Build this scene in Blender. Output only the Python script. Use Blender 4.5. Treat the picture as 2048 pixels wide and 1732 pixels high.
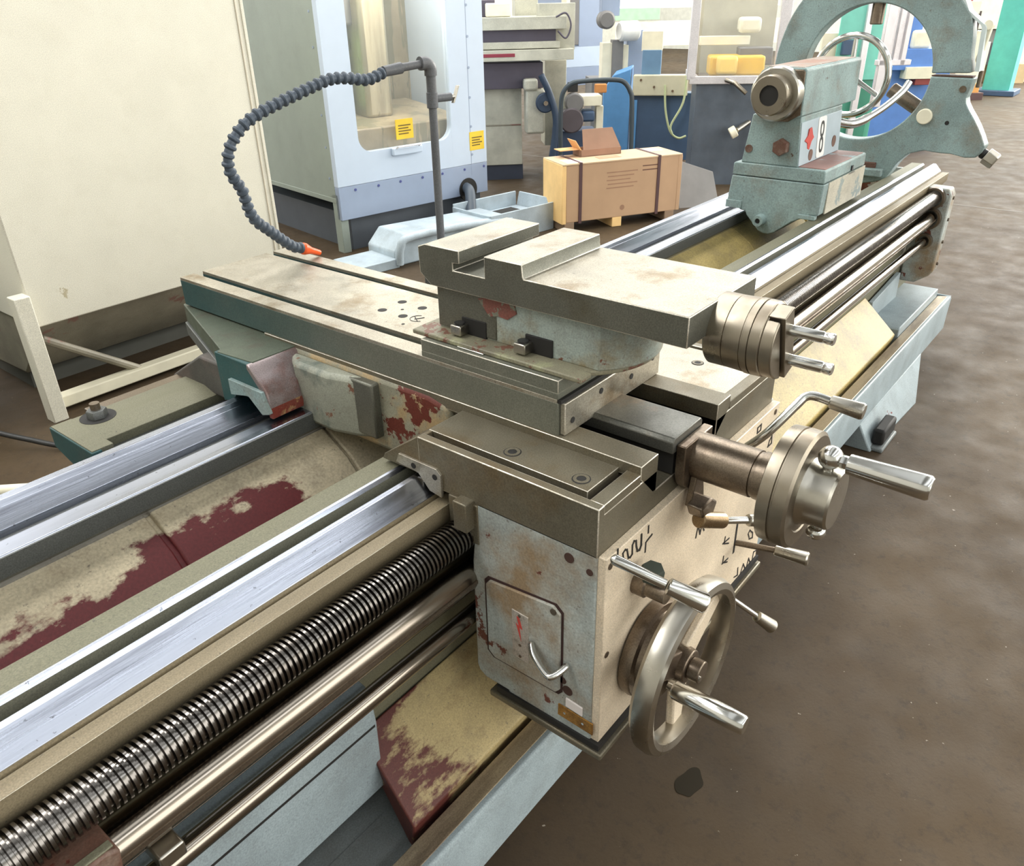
import bpy, bmesh, math, random
from mathutils import Vector, Matrix
random.seed(7)
sc = bpy.context.scene
for o in list(bpy.data.objects):
    bpy.data.objects.remove(o)
COL = sc.collection
V = Vector
PI = math.pi

# ------------------------------------------------------------------ camera
F_PX, ROLL, PITCH, YAW = 1587.78, 0.02185881, 0.50346548, 0.68340536
CAM = V((-0.811, -0.502, 1.560))
fwd = V((math.cos(PITCH) * math.cos(YAW), math.cos(PITCH) * math.sin(YAW), -math.sin(PITCH)))
rgt = V((math.sin(YAW), -math.cos(YAW), 0))
dwn = fwd.cross(rgt)
rx = rgt * math.cos(ROLL) + dwn * math.sin(ROLL)
dx = rgt * -math.sin(ROLL) + dwn * math.cos(ROLL)
cd = bpy.data.cameras.new('camera')
cam = bpy.data.objects.new('camera', cd)
COL.objects.link(cam)
m = Matrix((rx, -dx, -fwd)).transposed().to_4x4()
m.translation = CAM
cam.matrix_world = m
cd.sensor_fit = 'HORIZONTAL'
cd.sensor_width = 36
cd.lens = F_PX / 2048 * 36
cd.clip_start = 0.02
cd.clip_end = 200
sc.camera = cam

# ------------------------------------------------------------------ light
sc.view_settings.view_transform = 'Standard'
sc.view_settings.look = 'None'
sc.view_settings.gamma = 1
sc.view_settings.use_curve_mapping = False
sc.view_settings.exposure = 0.56
w = bpy.data.worlds.new('world')
sc.world = w
w.use_nodes = True
w.node_tree.nodes['Background'].inputs[0].default_value = (0.93, 0.97, 1.0, 1)
w.node_tree.nodes['Background'].inputs[1].default_value = 0.30
sc.cycles.max_bounces = 6
sc.cycles.diffuse_bounces = 3
sc.cycles.glossy_bounces = 4


def area(name, loc, target, sx, sy, power, col=(1, 1, 1)):
    l = bpy.data.lights.new(name, 'AREA')
    l.shape = 'RECTANGLE'
    l.size, l.size_y, l.energy, l.color = sx, sy, power, col
    o = bpy.data.objects.new(name, l)
    COL.objects.link(o)
    o.location = loc
    o.rotation_euler = (V(target) - V(loc)).to_track_quat('-Z', 'Y').to_euler()
    return o


for yy, L in ((-7.0, 3.0), (-3.4, 1.1), (0.2, 0.5), (3.4, 7.5), (7.4, 3.2), (11.0, 2.6)):
    area('skylight', (8.0, yy, 7.6), (8.0, yy, 0), 30, 1.7, 3.1416 * 51 * L, (1, 0.99, 0.96) if yy > 1 else (0.95, 0.98, 1))

area('unseen_daylight', (6.0, -8.8, 3.0), (6.0, 0, 2.2), 18, 4, 480, (1, 0.98, 0.95))  # unseen fill lamp, added to brighten faces turned to the front
area('unseen_daylight', (20.0, -3.0, 6.0), (11.5, 1.5, 0), 10, 6, 2800, (1, 0.96, 0.88))

# ------------------------------------------------------------------ materials
MATS = {}


def _nt(name):
    mt = bpy.data.materials.new(name)
    mt.use_nodes = True
    nt = mt.node_tree
    b = nt.nodes['Principled BSDF']
    MATS[name] = mt
    return mt, nt, b


def _noise(nt, scale, detail=4, rough=0.55, stretch=(1, 1, 1), seed=0.0):
    tc = nt.nodes.new('ShaderNodeTexCoord')
    mp = nt.nodes.new('ShaderNodeMapping')
    mp.inputs['Scale'].default_value = stretch
    mp.inputs['Location'].default_value = (seed, seed * 0.7, seed * 1.3)
    nz = nt.nodes.new('ShaderNodeTexNoise')
    nz.inputs['Scale'].default_value = scale
    nz.inputs['Detail'].default_value = detail
    nz.inputs['Roughness'].default_value = rough
    nt.links.new(tc.outputs['Object'], mp.inputs[0])
    nt.links.new(mp.outputs[0], nz.inputs[0])
    return nz.outputs[0]


def _ramp(nt, src, lo, hi, a=0.0, b=1.0):
    r = nt.nodes.new('ShaderNodeMapRange')
    r.inputs[1].default_value, r.inputs[2].default_value = lo, hi
    r.inputs[3].default_value, r.inputs[4].default_value = a, b
    nt.links.new(src, r.inputs[0])
    return r.outputs[0]


def _mix(nt, fac, a, b):
    x = nt.nodes.new('ShaderNodeMix')
    x.data_type = 'RGBA'
    for s, v in ((x.inputs[0], fac), (x.inputs[6], a), (x.inputs[7], b)):
        if hasattr(v, 'links') or hasattr(v, 'is_linked'):
            nt.links.new(v, s)
        elif isinstance(v, (int, float)):
            s.default_value = v
        else:
            s.default_value = (*v, 1)
    return x.outputs[2]


def _bump(nt, b, src, dist=0.001, strength=0.5):
    bp = nt.nodes.new('ShaderNodeBump')
    bp.inputs['Strength'].default_value = strength
    bp.inputs['Distance'].default_value = dist
    nt.links.new(src, bp.inputs['Height'])
    nt.links.new(bp.outputs[0], b.inputs['Normal'])


def srgb(r, g, b):
    f = lambda c: (c / 255 / 12.92) if c / 255 <= 0.04045 else ((c / 255 + 0.055) / 1.055) ** 2.4
    return (f(r), f(g), f(b))


def _grit(nt, col, scale, amp):
    """fine speckle of the surface"""
    x = nt.nodes.new('ShaderNodeMix')
    x.data_type = 'RGBA'
    x.blend_type = 'MULTIPLY'
    x.inputs[0].default_value = 1
    nt.links.new(col, x.inputs[6])
    cb = nt.nodes.new('ShaderNodeCombineColor')
    v = _ramp(nt, _noise(nt, scale, 2, .5), .3, .7, 1 - amp, 1 + amp)
    for i in range(3):
        nt.links.new(v, cb.inputs[i])
    nt.links.new(cb.outputs[0], x.inputs[7])
    return x.outputs[2]


def paint(name, base, chip=None, amt=0.62, cs=14, chip2=None, amt2=0.66, cs2=6, rough=0.5, var=0.18, grime=0.35,
          grime_col=(0.12, 0.105, 0.085), stretch=(1, 1, 1), spec=0.4, edge=0.015, grain=160, seed=0.0, alpha=None, soft=0.1, where=None):
    """painted metal: soft tone variation, grime, and chips that bare an undercoat"""
    mt, nt, b = _nt(name)
    c = _mix(nt, _ramp(nt, _noise(nt, 5, 5, seed=seed), 0.35, 0.7), tuple(x * (1 - var) for x in base), tuple(min(1, x * (1 + var)) for x in base))
    if grime:
        c = _mix(nt, _ramp(nt, _noise(nt, 9, 7, 0.7, seed=seed + 3), 0.5, 0.78, 0, grime), c, grime_col)
        c = _mix(nt, _ramp(nt, _noise(nt, grain, 3, 0.7, seed=seed + 9), 0.62, 0.72, 0, grime * 1.2), c, grime_col)
    if chip2:
        c = _mix(nt, _ramp(nt, _noise(nt, cs2, 8, 0.62, stretch, seed + 21), amt2, amt2 + soft), c, chip2)
    if chip:
        n = _noise(nt, cs, 8, 0.65, stretch, seed + 13)
        for ax, lo, hi, v0, v1 in (where or ()):
            # wear is heavier towards one side of the part
            tc = nt.nodes.new('ShaderNodeTexCoord')
            sp = nt.nodes.new('ShaderNodeSeparateXYZ')
            nt.links.new(tc.outputs['Object'], sp.inputs[0])
            ad = nt.nodes.new('ShaderNodeMath')
            ad.operation = 'ADD'
            nt.links.new(n, ad.inputs[0])
            nt.links.new(_ramp(nt, sp.outputs[ax], lo, hi, v0, v1), ad.inputs[1])
            n = ad.outputs[0]
        c = _mix(nt, _ramp(nt, n, amt, amt + edge), c, chip)
    c = _grit(nt, c, grain * 2.2, .16)
    nt.links.new(c, b.inputs['Base Color'])
    b.inputs['Roughness'].default_value = rough
    b.inputs['Specular IOR Level'].default_value = spec
    _bump(nt, b, _noise(nt, grain, 4, 0.6), 0.0008, 0.25)
    if alpha is not None:
        b.inputs['Alpha'].default_value = alpha
    return mt


def metal(name, col, rough=0.35, met=1.0, var=0.15, stain=None, samt=0.55, stretch=(1, 1, 1), sscale=7, rvar=0.12, grain=220, bump=0.15, seed=0.0, pits=0.0):
    mt, nt, b = _nt(name)
    n = _noise(nt, 6, 6, 0.65, stretch, seed)
    c = _mix(nt, _ramp(nt, n, 0.3, 0.7), tuple(x * (1 - var) for x in col), tuple(min(1, x * (1 + var)) for x in col))
    if stain:
        c = _mix(nt, _ramp(nt, _noise(nt, sscale, 6, 0.65, stretch, seed + 5), samt, samt + 0.18, 0, 0.8), c, stain)
    if pits:
        c = _mix(nt, _ramp(nt, _noise(nt, 90, 3, 0.6, (1, 1, 1), seed + 2), 0.69, 0.72, 0, pits), c, (0.05, 0.045, 0.04))
    if met < .9:
        c = _grit(nt, c, 420, .2)
    nt.links.new(c, b.inputs['Base Color'])
    b.inputs['Metallic'].default_value = met
    r = _ramp(nt, _noise(nt, 18, 5, 0.6, stretch, seed + 8), 0.3, 0.7, max(0.03, rough - rvar), rough + rvar)
    nt.links.new(r, b.inputs['Roughness'])
    if bump:
        _bump(nt, b, _noise(nt, grain, 4, 0.6, stretch, seed + 1), 0.0004, bump)
    return mt


def plain(name, col, rough=0.5, met=0.0, var=0.08, ns=8, alpha=None, trans=0.0, emit=0.0, spec=0.5):
    mt, nt, b = _nt(name)
    c = _mix(nt, _ramp(nt, _noise(nt, ns, 4), 0.3, 0.7), tuple(x * (1 - var) for x in col), tuple(min(1, x * (1 + var)) for x in col))
    nt.links.new(c, b.inputs['Base Color'])
    b.inputs['Roughness'].default_value = rough
    b.inputs['Metallic'].default_value = met
    b.inputs['Specular IOR Level'].default_value = spec
    if alpha is not None:
        b.inputs['Alpha'].default_value = alpha
    if trans:
        b.inputs['Transmission Weight'].default_value = trans
        b.inputs['IOR'].default_value = 1.05
    if emit:
        b.inputs['Emission Color'].default_value = (*col, 1)
        b.inputs['Emission Strength'].default_value = emit
    return mt


def S(*a):
    return srgb(*a)


LONG = (0.06, 1, 1)
STEEL_TOP = metal('ground_steel', S(170, 164, 150), 0.42, 0.75, 0.14, S(132, 114, 86), 0.52, sscale=11, grain=300, bump=0.2, pits=0.5)
STEEL_SIDE = metal('darkened_side_steel', S(108, 108, 98), 0.48, 0.6, 0.12, S(96, 92, 76), 0.55, grain=380, bump=0.3)  # same metal as the tops; darker reflections put into the base colour
EDGE = metal('rubbed_bright_edge', S(214, 208, 194), 0.38, 0.6, 0.12, S(150, 140, 120), 0.5, sscale=30, grain=300)
STEEL_WING = metal('oiled_iron', S(116, 110, 94), 0.46, 0.5, 0.12, S(112, 96, 70), 0.5, grain=320, bump=0.3, seed=3)
WAY = metal('worn_way_steel', S(176, 181, 194), 0.27, 1.0, 0.18, S(112, 114, 124), 0.54, (0.04, 1, 1), 60, 0.12, 200, 0.4, pits=0.5)
WAY_DULL = metal('oily_cast_iron', S(112, 110, 90), 0.6, 0.15, 0.16, S(92, 84, 64), 0.55, (0.15, 1, 1), 9, 0.1, 300, 0.3, seed=6, pits=0.7)
FLANK = metal('dark_planed_iron', S(104, 106, 104), 0.5, 0.5, 0.1, S(70, 74, 70), 0.55, (0.15, 1, 1), 9, 0.1, 300, 0.3, seed=2)
CHROME = metal('polished_steel', S(214, 214, 210), 0.17, 1.0, 0.05, None, rvar=0.04, bump=0)
SATIN = metal('satin_steel', S(178, 174, 164), 0.3, 1.0, 0.1, S(136, 126, 110), 0.6, rvar=0.06, bump=.05)
DIALM = metal('turned_steel', S(146, 138, 124), 0.34, 0.95, 0.1, S(128, 112, 94), 0.55, rvar=0.1, seed=4)
BROWNM = metal('oil_browned_steel', S(128, 116, 102), 0.36, 0.85, 0.12, S(92, 76, 62), 0.5, seed=5)
RODM = metal('drawn_rod_steel', S(150, 141, 130), 0.17, 1.0, 0.12, S(120, 104, 88), 0.58, (0.06, 1, 1), 14, 0.08, bump=0.1)
SCREWM = metal('lead_screw_steel', S(120, 116, 112), 0.22, 1.0, 0.12, S(96, 84, 72), 0.6, rvar=0.08)
DARK = plain('dark_cavity', (0.012, 0.011, 0.010), 0.7)
BLACK = plain('black_paint', (0.02, 0.02, 0.02), 0.45)
RUST_UNDER = S(128, 62, 52)
BLUE = paint('blue_grey_machine_paint', S(170, 178, 175), S(104, 60, 48), 0.66, 13, S(146, 126, 100), 0.44, 7, grime=0.6, seed=1.6, soft=.22, grain=110, where=[(1, -.12, -.06, 0, .11), (2, .28, .39, 0, .05)])
BLUE_T = paint('blue_green_tailstock_paint', S(136, 156, 155), S(84, 66, 54), 0.68, 12, S(128, 122, 108), 0.52, 7, grime=0.62, seed=4, grain=90, soft=.25)
BLUE_P = paint('pale_blue_tray_paint', S(150, 163, 168), S(112, 52, 50), 0.70, 15, grime=0.3, seed=8)
GREYF = paint('grey_tray_floor_paint', S(118, 124, 124), S(120, 40, 40), 0.665, 16, grime=0.4, seed=9)
CREAMRED = paint('cream_over_red_bed_paint', S(186, 174, 148), S(88, 30, 32), 0.56, 7, S(150, 136, 112), 0.5, 8, grime=0.6, stretch=(0.7, 1, 1.2), seed=26.4, grain=90, edge=0.05, soft=.2, where=[(2, .755, .66, -.14, .20), (0, -1.32, -1.12, .08, -.32)])
CREAMY = paint('yellowed_cream_paint', S(178, 160, 116), S(88, 44, 38), 0.56, 16, S(140, 118, 84), 0.5, 10, grime=0.6, seed=2, edge=0.09, stretch=(.6, 1.6, 1), soft=.2, where=[(0, -1.24, -.90, .26, -.22)])
YELLOW = paint('yellow_cream_paint', S(174, 155, 100), None, grime=0.6, seed=5, grain=80)
CASTRED = paint('scraped_bridge_casting', S(140, 138, 120), S(98, 44, 34), 0.53, 12, S(164, 142, 106), 0.44, 9, grime=0.6, seed=3, where=[(1, .34, .27, -.08, .0)])
TEAL = paint('teal_bed_paint', S(44, 80, 80), None, grime=0.35)
BEIGE = paint('beige_apron_plate', S(222, 206, 182), None, grime=0.3, grime_col=S(150, 124, 92), seed=6, rough=0.42)
RUSTY = paint('rusty_casting', S(100, 72, 60), S(88, 44, 36), 0.58, 20, S(124, 106, 94), 0.55, 14, grime=0.5)
ORANGE = plain('orange_nozzle_plastic', S(240, 96, 40), 0.35)
HOSE = paint('grey_blue_hose_plastic', S(74, 84, 96), None, grime=0.2, rough=0.5)
PIPEM = paint('grey_pipe_paint', S(92, 94, 98), None, grime=0.35, rough=0.45)
WHITEP = plain('white_enamel', S(238, 238, 234), 0.4)
REDP = plain('red_enamel', S(196, 70, 62), 0.45)
BRASS = metal('brown_brass_tag', S(176, 128, 60), 0.4, 0.6, 0.2, S(110, 70, 30), 0.5, sscale=40)
TAG = metal('worn_tag_metal', S(198, 190, 180), 0.4, 0.5, 0.1, S(130, 120, 110), 0.5, sscale=40)
CREAMCAB = paint('cream_cabinet_paint', S(226, 222, 206), S(190, 180, 150), 0.72, 3, grime=0.12, grime_col=S(170, 160, 130), rough=0.38, var=0.03)
OLIVE = paint('olive_grey_paint', S(148, 142, 126), S(140, 108, 98), 0.62, 3, grime=0.3, rough=0.5)
GREENP = paint('mid_green_paint', S(84, 118, 84), None, grime=0.3)
VMCW = plain('pale_blue_white_enamel', S(196, 210, 228), 0.3, var=0.02)
VMCB = plain('grey_blue_enamel', S(150, 164, 188), 0.32, var=0.03)
VMCG = paint('grey_green_enamel', S(150, 160, 152), None, grime=0.15, rough=0.4, var=0.05)
VMCI = paint('stained_inner_steel', S(168, 152, 124), S(136, 128, 104), 0.52, 4, grime=0.4, rough=0.3, stretch=(1, 1, .15))
GLASS = plain('clear_pane', (0.7, 0.75, 0.74), 0.05, alpha=0.10)
GREENGLASS = plain('green_tinted_pane', S(90, 190, 170), 0.1, alpha=0.55)
YEL = plain('yellow_sticker', S(232, 196, 50), 0.5)
CONV = paint('pale_conveyor_paint', S(178, 192, 202), None, grime=0.22, rough=0.4)
MILLC = paint('grey_cream_mill_paint', S(190, 188, 172), None, grime=0.2, rough=0.45)
MILLD = plain('dark_plum_paint', S(84, 78, 90), 0.5)
MAROON = plain('maroon_stripe', S(140, 50, 66), 0.5)
NAVY = plain('navy_rubber', S(48, 64, 84), 0.5)
TUBE = plain('dark_tube_paint', S(56, 66, 72), 0.4)
BLUEM = plain('bright_blue_enamel', S(90, 146, 200), 0.4)
BLUED = plain('deep_blue_enamel', S(66, 88, 116), 0.45)
CARD = plain('brown_cardboard', S(150, 118, 98), 0.8)
CARDL = plain('light_cardboard', S(226, 178, 124), 0.8)
PLYW = plain('plywood_crate', S(190, 156, 124), 0.75, var=0.06, ns=4)
PLYL = plain('pale_pine', S(246, 206, 142), 0.75)
PAPER = plain('white_paper', S(236, 228, 224), 0.7)
STRAP = plain('dark_steel_strap', S(84, 58, 60), 0.5)
DGREY = paint('charcoal_cabinet_paint', S(84, 92, 102), None, grime=0.2, rough=0.45)
ALU = metal('aluminium_profile', S(224, 220, 222), 0.4, 0.5, 0.03)
YTRAY = plain('amber_yellow_plastic', S(240, 190, 60), 0.5)
TEALP = plain('teal_column_paint', S(88, 184, 170), 0.5)
CREAMB = plain('cream_far_paint', S(236, 230, 206), 0.5)
FARBLUE = plain('far_blue_enamel', S(92, 136, 208), 0.45)
WARMG = plain('dull_grey_far', S(120, 118, 116), 0.6)
PALEG = plain('pale_green_hose', S(190, 200, 156), 0.5)

# concrete floor
FLOORM, nt, b = _nt('oiled_concrete')
c = _mix(nt, _ramp(nt, _noise(nt, 0.55, 6, 0.6), 0.3, 0.75), S(62, 51, 39), S(84, 69, 49))
c = _mix(nt, _ramp(nt, _noise(nt, 3.5, 8, 0.7, seed=4), 0.5, 0.8, 0, 0.4), c, S(46, 42, 38))
c = _mix(nt, _ramp(nt, _noise(nt, 28, 8, 0.75, seed=2), 0.52, 0.72, 0, 0.5), c, S(42, 38, 34))
c = _mix(nt, _ramp(nt, _noise(nt, 60, 2, 0.5, seed=7), 0.755, 0.775), c, S(150, 142, 128))
nt.links.new(c, b.inputs['Base Color'])
nt.links.new(_ramp(nt, _noise(nt, 6, 6), 0.3, 0.7, 0.55, 0.8), b.inputs['Roughness'])
b.inputs['Specular IOR Level'].default_value = 0.25
_bump(nt, b, _noise(nt, 90, 6, 0.7), 0.002, 0.3)


# ------------------------------------------------------------------ mesh helpers
class MB:
    def __init__(self):
        self.v, self.f = [], []

    def add(self, vs, fs):
        n = len(self.v)
        self.v += [tuple(x) for x in vs]
        self.f += [tuple(i + n for i in f) for f in fs]
        return self

    def box(self, x0, x1, y0, y1, z0, z1):
        return self.hexa([(x0, y0, z0), (x1, y0, z0), (x1, y1, z0), (x0, y1, z0), (x0, y0, z1), (x1, y0, z1), (x1, y1, z1), (x0, y1, z1)])

    def hexa(self, p):
        return self.add(p, [(0, 3, 2, 1), (4, 5, 6, 7), (0, 1, 5, 4), (1, 2, 6, 5), (2, 3, 7, 6), (3, 0, 4, 7)])

    def prism(self, poly, axis, lo, hi):
        """polygon on the other two axes (in x,y,z order) swept from lo to hi along axis"""
        n = len(poly)

        def P(a, b, t):
            return (t, a, b) if axis == 'x' else (a, t, b) if axis == 'y' else (a, b, t)
        vs = [P(a, b, lo) for a, b in poly] + [P(a, b, hi) for a, b in poly]
        fs = [tuple(range(n)), tuple(range(2 * n - 1, n - 1, -1))] + [(i, (i + 1) % n, n + (i + 1) % n, n + i) for i in range(n)]
        return self.add(vs, fs)

    def rev(self, p, d, prof, n=28, phase=0.0):
        """turned solid: prof is (distance along d, radius); closes both ends"""
        p, d = V(p), V(d).normalized()
        a = d.orthogonal().normalized()
        c = d.cross(a)
        vs, fs = [], []
        for h, r in prof:
            for i in range(n):
                t = phase + 2 * PI * i / n
                vs.append(p + d * h + (a * math.cos(t) + c * math.sin(t)) * r)
        for k in range(len(prof) - 1):
            for i in range(n):
                j = (i + 1) % n
                fs.append((k * n + i, k * n + j, k * n + n + j, k * n + n + i))
        fs.append(tuple(range(n - 1, -1, -1)))
        k = (len(prof) - 1) * n
        fs.append(tuple(range(k, k + n)))
        return self.add(vs, fs)

    def cyl(self, p0, p1, r0, r1=None, n=24, ch=0.0):
        d = V(p1) - V(p0)
        L = d.length
        r1 = r0 if r1 is None else r1
        prof = [(0, r0), (L, r1)] if not ch else [(0, r0 - ch), (ch, r0), (L - ch, r1), (L, r1 - ch)]
        return self.rev(p0, d, prof, n)

    def ringrev(self, p, d, prof, n=40):
        """closed profile turned about an axis (a ring)"""
        p, d = V(p), V(d).normalized()
        a = d.orthogonal().normalized()
        c = d.cross(a)
        k = len(prof)
        vs, fs = [], []
        for i in range(n):
            t = 2 * PI * i / n
            for h, r in prof:
                vs.append(p + d * h + (a * math.cos(t) + c * math.sin(t)) * r)
        for i in range(n):
            j = (i + 1) % n
            for q in range(k):
                s = (q + 1) % k
                fs.append((i * k + q, i * k + s, j * k + s, j * k + q))
        return self.add(vs, fs)

    def torus(self, p, d, R, r, n=40, k=12):
        return self.ringrev(p, d, [(r * math.sin(2 * PI * q / k), R + r * math.cos(2 * PI * q / k)) for q in range(k)], n)

    def tube(self, pts, r, n=10, closed=False):
        pts = [V(q) for q in pts]
        rs = r if isinstance(r, (list, tuple)) else [r] * len(pts)
        N = len(pts)
        vs, fs = [], []
        u = None
        for i, q in enumerate(pts):
            t = (pts[(i + 1) % N] - pts[i - 1]) if closed else (pts[min(i + 1, N - 1)] - pts[max(i - 1, 0)])
            t.normalize()
            u = t.orthogonal().normalized() if u is None else (u - t * u.dot(t)).normalized()
            w_ = t.cross(u)
            for k in range(n):
                an = 2 * PI * k / n
                vs.append(q + (u * math.cos(an) + w_ * math.sin(an)) * rs[i])
        for i in range(N if closed else N - 1):
            for k in range(n):
                a, bq = i * n, ((i + 1) % N) * n
                fs.append((a + k, a + (k + 1) % n, bq + (k + 1) % n, bq + k))
        if not closed:
            fs.append(tuple(range(n - 1, -1, -1)))
            fs.append(tuple(range((N - 1) * n, N * n)))
        return self.add(vs, fs)

    def sph(self, c, r, n=20, k=12):
        prof = [(-r * math.cos(PI * i / k), max(1e-4, r * math.sin(PI * i / k))) for i in range(k + 1)]
        return self.rev(c, (0, 0, 1), prof, n)

    def build(self, name, parent, mat, bev=0.0, smooth=35, kind=None, label=None, seg=2, edge=None):
        me = bpy.data.meshes.new(name)
        off = V(parent['o']) if parent is not None and 'o' in parent else V((0, 0, 0))
        me.from_pydata([V(q) - off for q in self.v], [], self.f)
        bm = bmesh.new()
        bm.from_mesh(me)
        bmesh.ops.recalc_face_normals(bm, faces=bm.faces)
        bm.to_mesh(me)
        bm.free()
        me.materials.append(mat)
        me.shade_smooth()
        me.set_sharp_from_angle(angle=math.radians(smooth))
        o = bpy.data.objects.new(name, me)
        COL.objects.link(o)
        if parent is not None:
            o.parent = parent
            if 'o' in parent:
                o['o'] = list(off)
        if kind:
            o['kind'] = kind
        if label:
            o['label'] = label
        if bev:
            md = o.modifiers.new('bevel', 'BEVEL')
            md.width = bev
            md.segments = seg
            md.limit_method = 'ANGLE'
            md.angle_limit = math.radians(40)
            md.harden_normals = False
            if edge is not None:      # edges rubbed bright by use
                me.materials.append(edge)
                md.material = 1
        return o


def thing(name, label, cat, loc=(0, 0, 0), rz=0.0, group=None, local=False):
    """an Empty at the base of a thing; its parts are given in scene coordinates unless local"""
    o = bpy.data.objects.new(name, None)
    COL.objects.link(o)
    o.empty_display_size = 0.05
    o.location = loc
    o.rotation_euler = (0, 0, rz)
    o['label'], o['category'] = label, cat
    if group:
        o['group'] = group
    if not local:
        o['o'] = list(loc)
    return o


def B(x0, x1, y0, y1, z0, z1):
    return MB().box(x0, x1, y0, y1, z0, z1)


def arc(cx, cy, r, a0, a1, n):
    return [(cx + r * math.cos(math.radians(a0 + (a1 - a0) * i / n)), cy + r * math.sin(math.radians(a0 + (a1 - a0) * i / n))) for i in range(n + 1)]


def smoothpts(pts, n=8):
    """Catmull-Rom through the points"""
    P = [V(p) for p in pts]
    P = [P[0] * 2 - P[1]] + P + [P[-1] * 2 - P[-2]]
    out = []
    for i in range(1, len(P) - 2):
        for k in range(n):
            t = k / n
            a, b_, c_, d_ = P[i - 1], P[i], P[i + 1], P[i + 2]
            out.append(0.5 * ((2 * b_) + (c_ - a) * t + (2 * a - 5 * b_ + 4 * c_ - d_) * t * t + (3 * b_ - a - 3 * c_ + d_) * t ** 3))
    out.append(P[-2])
    return out


def hexhead(mb, p, d, r, h, phase=0.0):
    return mb.rev(p, d, [(0, r), (h * 0.85, r), (h, r * 0.9)], 6, phase)


def capscrew(parent, p, d, r, name='cap_screw', mat=None, sock=True):
    """round head with a dark hexagon socket standing just proud of its pocket"""
    d = V(d).normalized()
    o = MB().rev(V(p) - d * 0.004, d, [(0, r), (0.0042, r), (0.0048, r * 0.92)], 24).build(name, parent, mat or STEEL_WING)
    return o


# ------------------------------------------------------------------ setting
fl = B(-8, 24, -9, 15, -0.2, 0).build('floor', None, FLOORM, kind='structure')
st_ = [(.347 + .042 * (1 + .12 * math.sin(3 * t + 1)) * math.cos(t), -.052 + .026 * (1 + .12 * math.sin(4 * t)) * math.sin(t)) for t in [2 * PI * i / 36 for i in range(36)]]
MB().prism(st_, 'z', -.01, .0008).build('oil_stain', fl, plain('dried_oil', S(36, 29, 14), .6, spec=.2))
jm = plain('joint_filler', S(92, 86, 78), 0.7)
for p0, p1 in (((6.55, 1.26), (6.62, -4.0)), ((6.55, 1.26), (6.50, 6.0)), ((12.9, -4), (12.9, 6))):
    d = (V((*p1, 0)) - V((*p0, 0))).normalized() * 0.012
    n_ = V((-d.y, d.x, 0))
    MB().hexa([V((*p0, -.004)) - n_, V((*p1, -.004)) - n_, V((*p1, -.004)) + n_, V((*p0, -.004)) + n_,
               V((*p0, .001)) - n_, V((*p1, .001)) - n_, V((*p1, .001)) + n_, V((*p0, .001)) + n_]).build('floor_joint', fl, jm)
WALLM = plain('whitewashed_wall', S(222, 222, 212), 0.7)
DAY = plain('daylit_pane', (0.95, 0.98, 1.0), 0.3, emit=3.2)
wb = B(-8, 24, 15, 15.2, 0, 8).build('wall_back', None, WALLM, kind='structure')
wc = B(-8, 24, -9, 15, 8.0, 8.2).build('ceiling', None, plain('grey_roof', S(126, 128, 126), .8), kind='structure')
wl = B(-8.2, -8, -9, 15, 0, 8).build('wall_near', None, plain('grey_wall', S(176, 174, 166), .8), kind='structure')
wf = B(-8, 24, -9.2, -9, 0, 8).build('wall_front', None, WALLM, kind='structure')
wr = B(24, 24.2, -9, 15, 0, 8).build('wall_far', None, WALLM, kind='structure')
win_no = 0


def window(axis, pos, a0, a1, z0, z1, wall):
    global win_no
    win_no += 1
    t = -1
    if axis == 'y':
        pn = B(a0, a1, pos - 0.02, pos, z0, z1)
    else:
        pn = B(pos - 0.02, pos, a0, a1, z0, z1)
    o = pn.build('window_%d' % win_no, None, DAY, kind='structure')
    n = max(2, round((a1 - a0) / 1.3))
    for i in range(n + 1):
        q = a0 + (a1 - a0) * i / n
        (B(q - .04, q + .04, pos - .06, pos + .01, z0, z1) if axis == 'y' else B(pos - .06, pos + .01, q - .04, q + .04, z0, z1)).build('mullion', o, ALU)
    for q in (z0, (z0 + z1) / 2, z1):
        (B(a0, a1, pos - .06, pos + .01, q - .04, q + .04) if axis == 'y' else B(pos - .06, pos + .01, a0, a1, q - .04, q + .04)).build('rail', o, ALU)


for a in (-2.5, 3.5, 9.5, 15.5):
    window('y', 15.0, a, a + 4.6, 2.6, 6.2, wb)
for a in (-7.5, -1.5, 4.5):
    window('x', 24.0, a, a + 4.6, 2.6, 6.2, wr)

# ------------------------------------------------------------------ lathe bed
bed = thing('lathe_bed', 'long grey lathe bed with bright worn ways, threaded screw and polished rods', 'lathe bed', (1.2, 0.55, 0))
X0, X1 = -1.75, 3.46
MB().prism([(.305, .762), (.305, .795), (.3325, .795), (.336, .786), (.3405, .8), (.341, .7995), (.3405, .70), (.32, .74)], 'x', X0, X1).build('front_ledge', bed, metal('tan_oiled_ledge', S(136, 124, 100), .55, .15, .18, S(108, 96, 72), .5, (.12, 1, 1), 8, grain=300, bump=.3, pits=.6), .0016, edge=EDGE)
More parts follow.
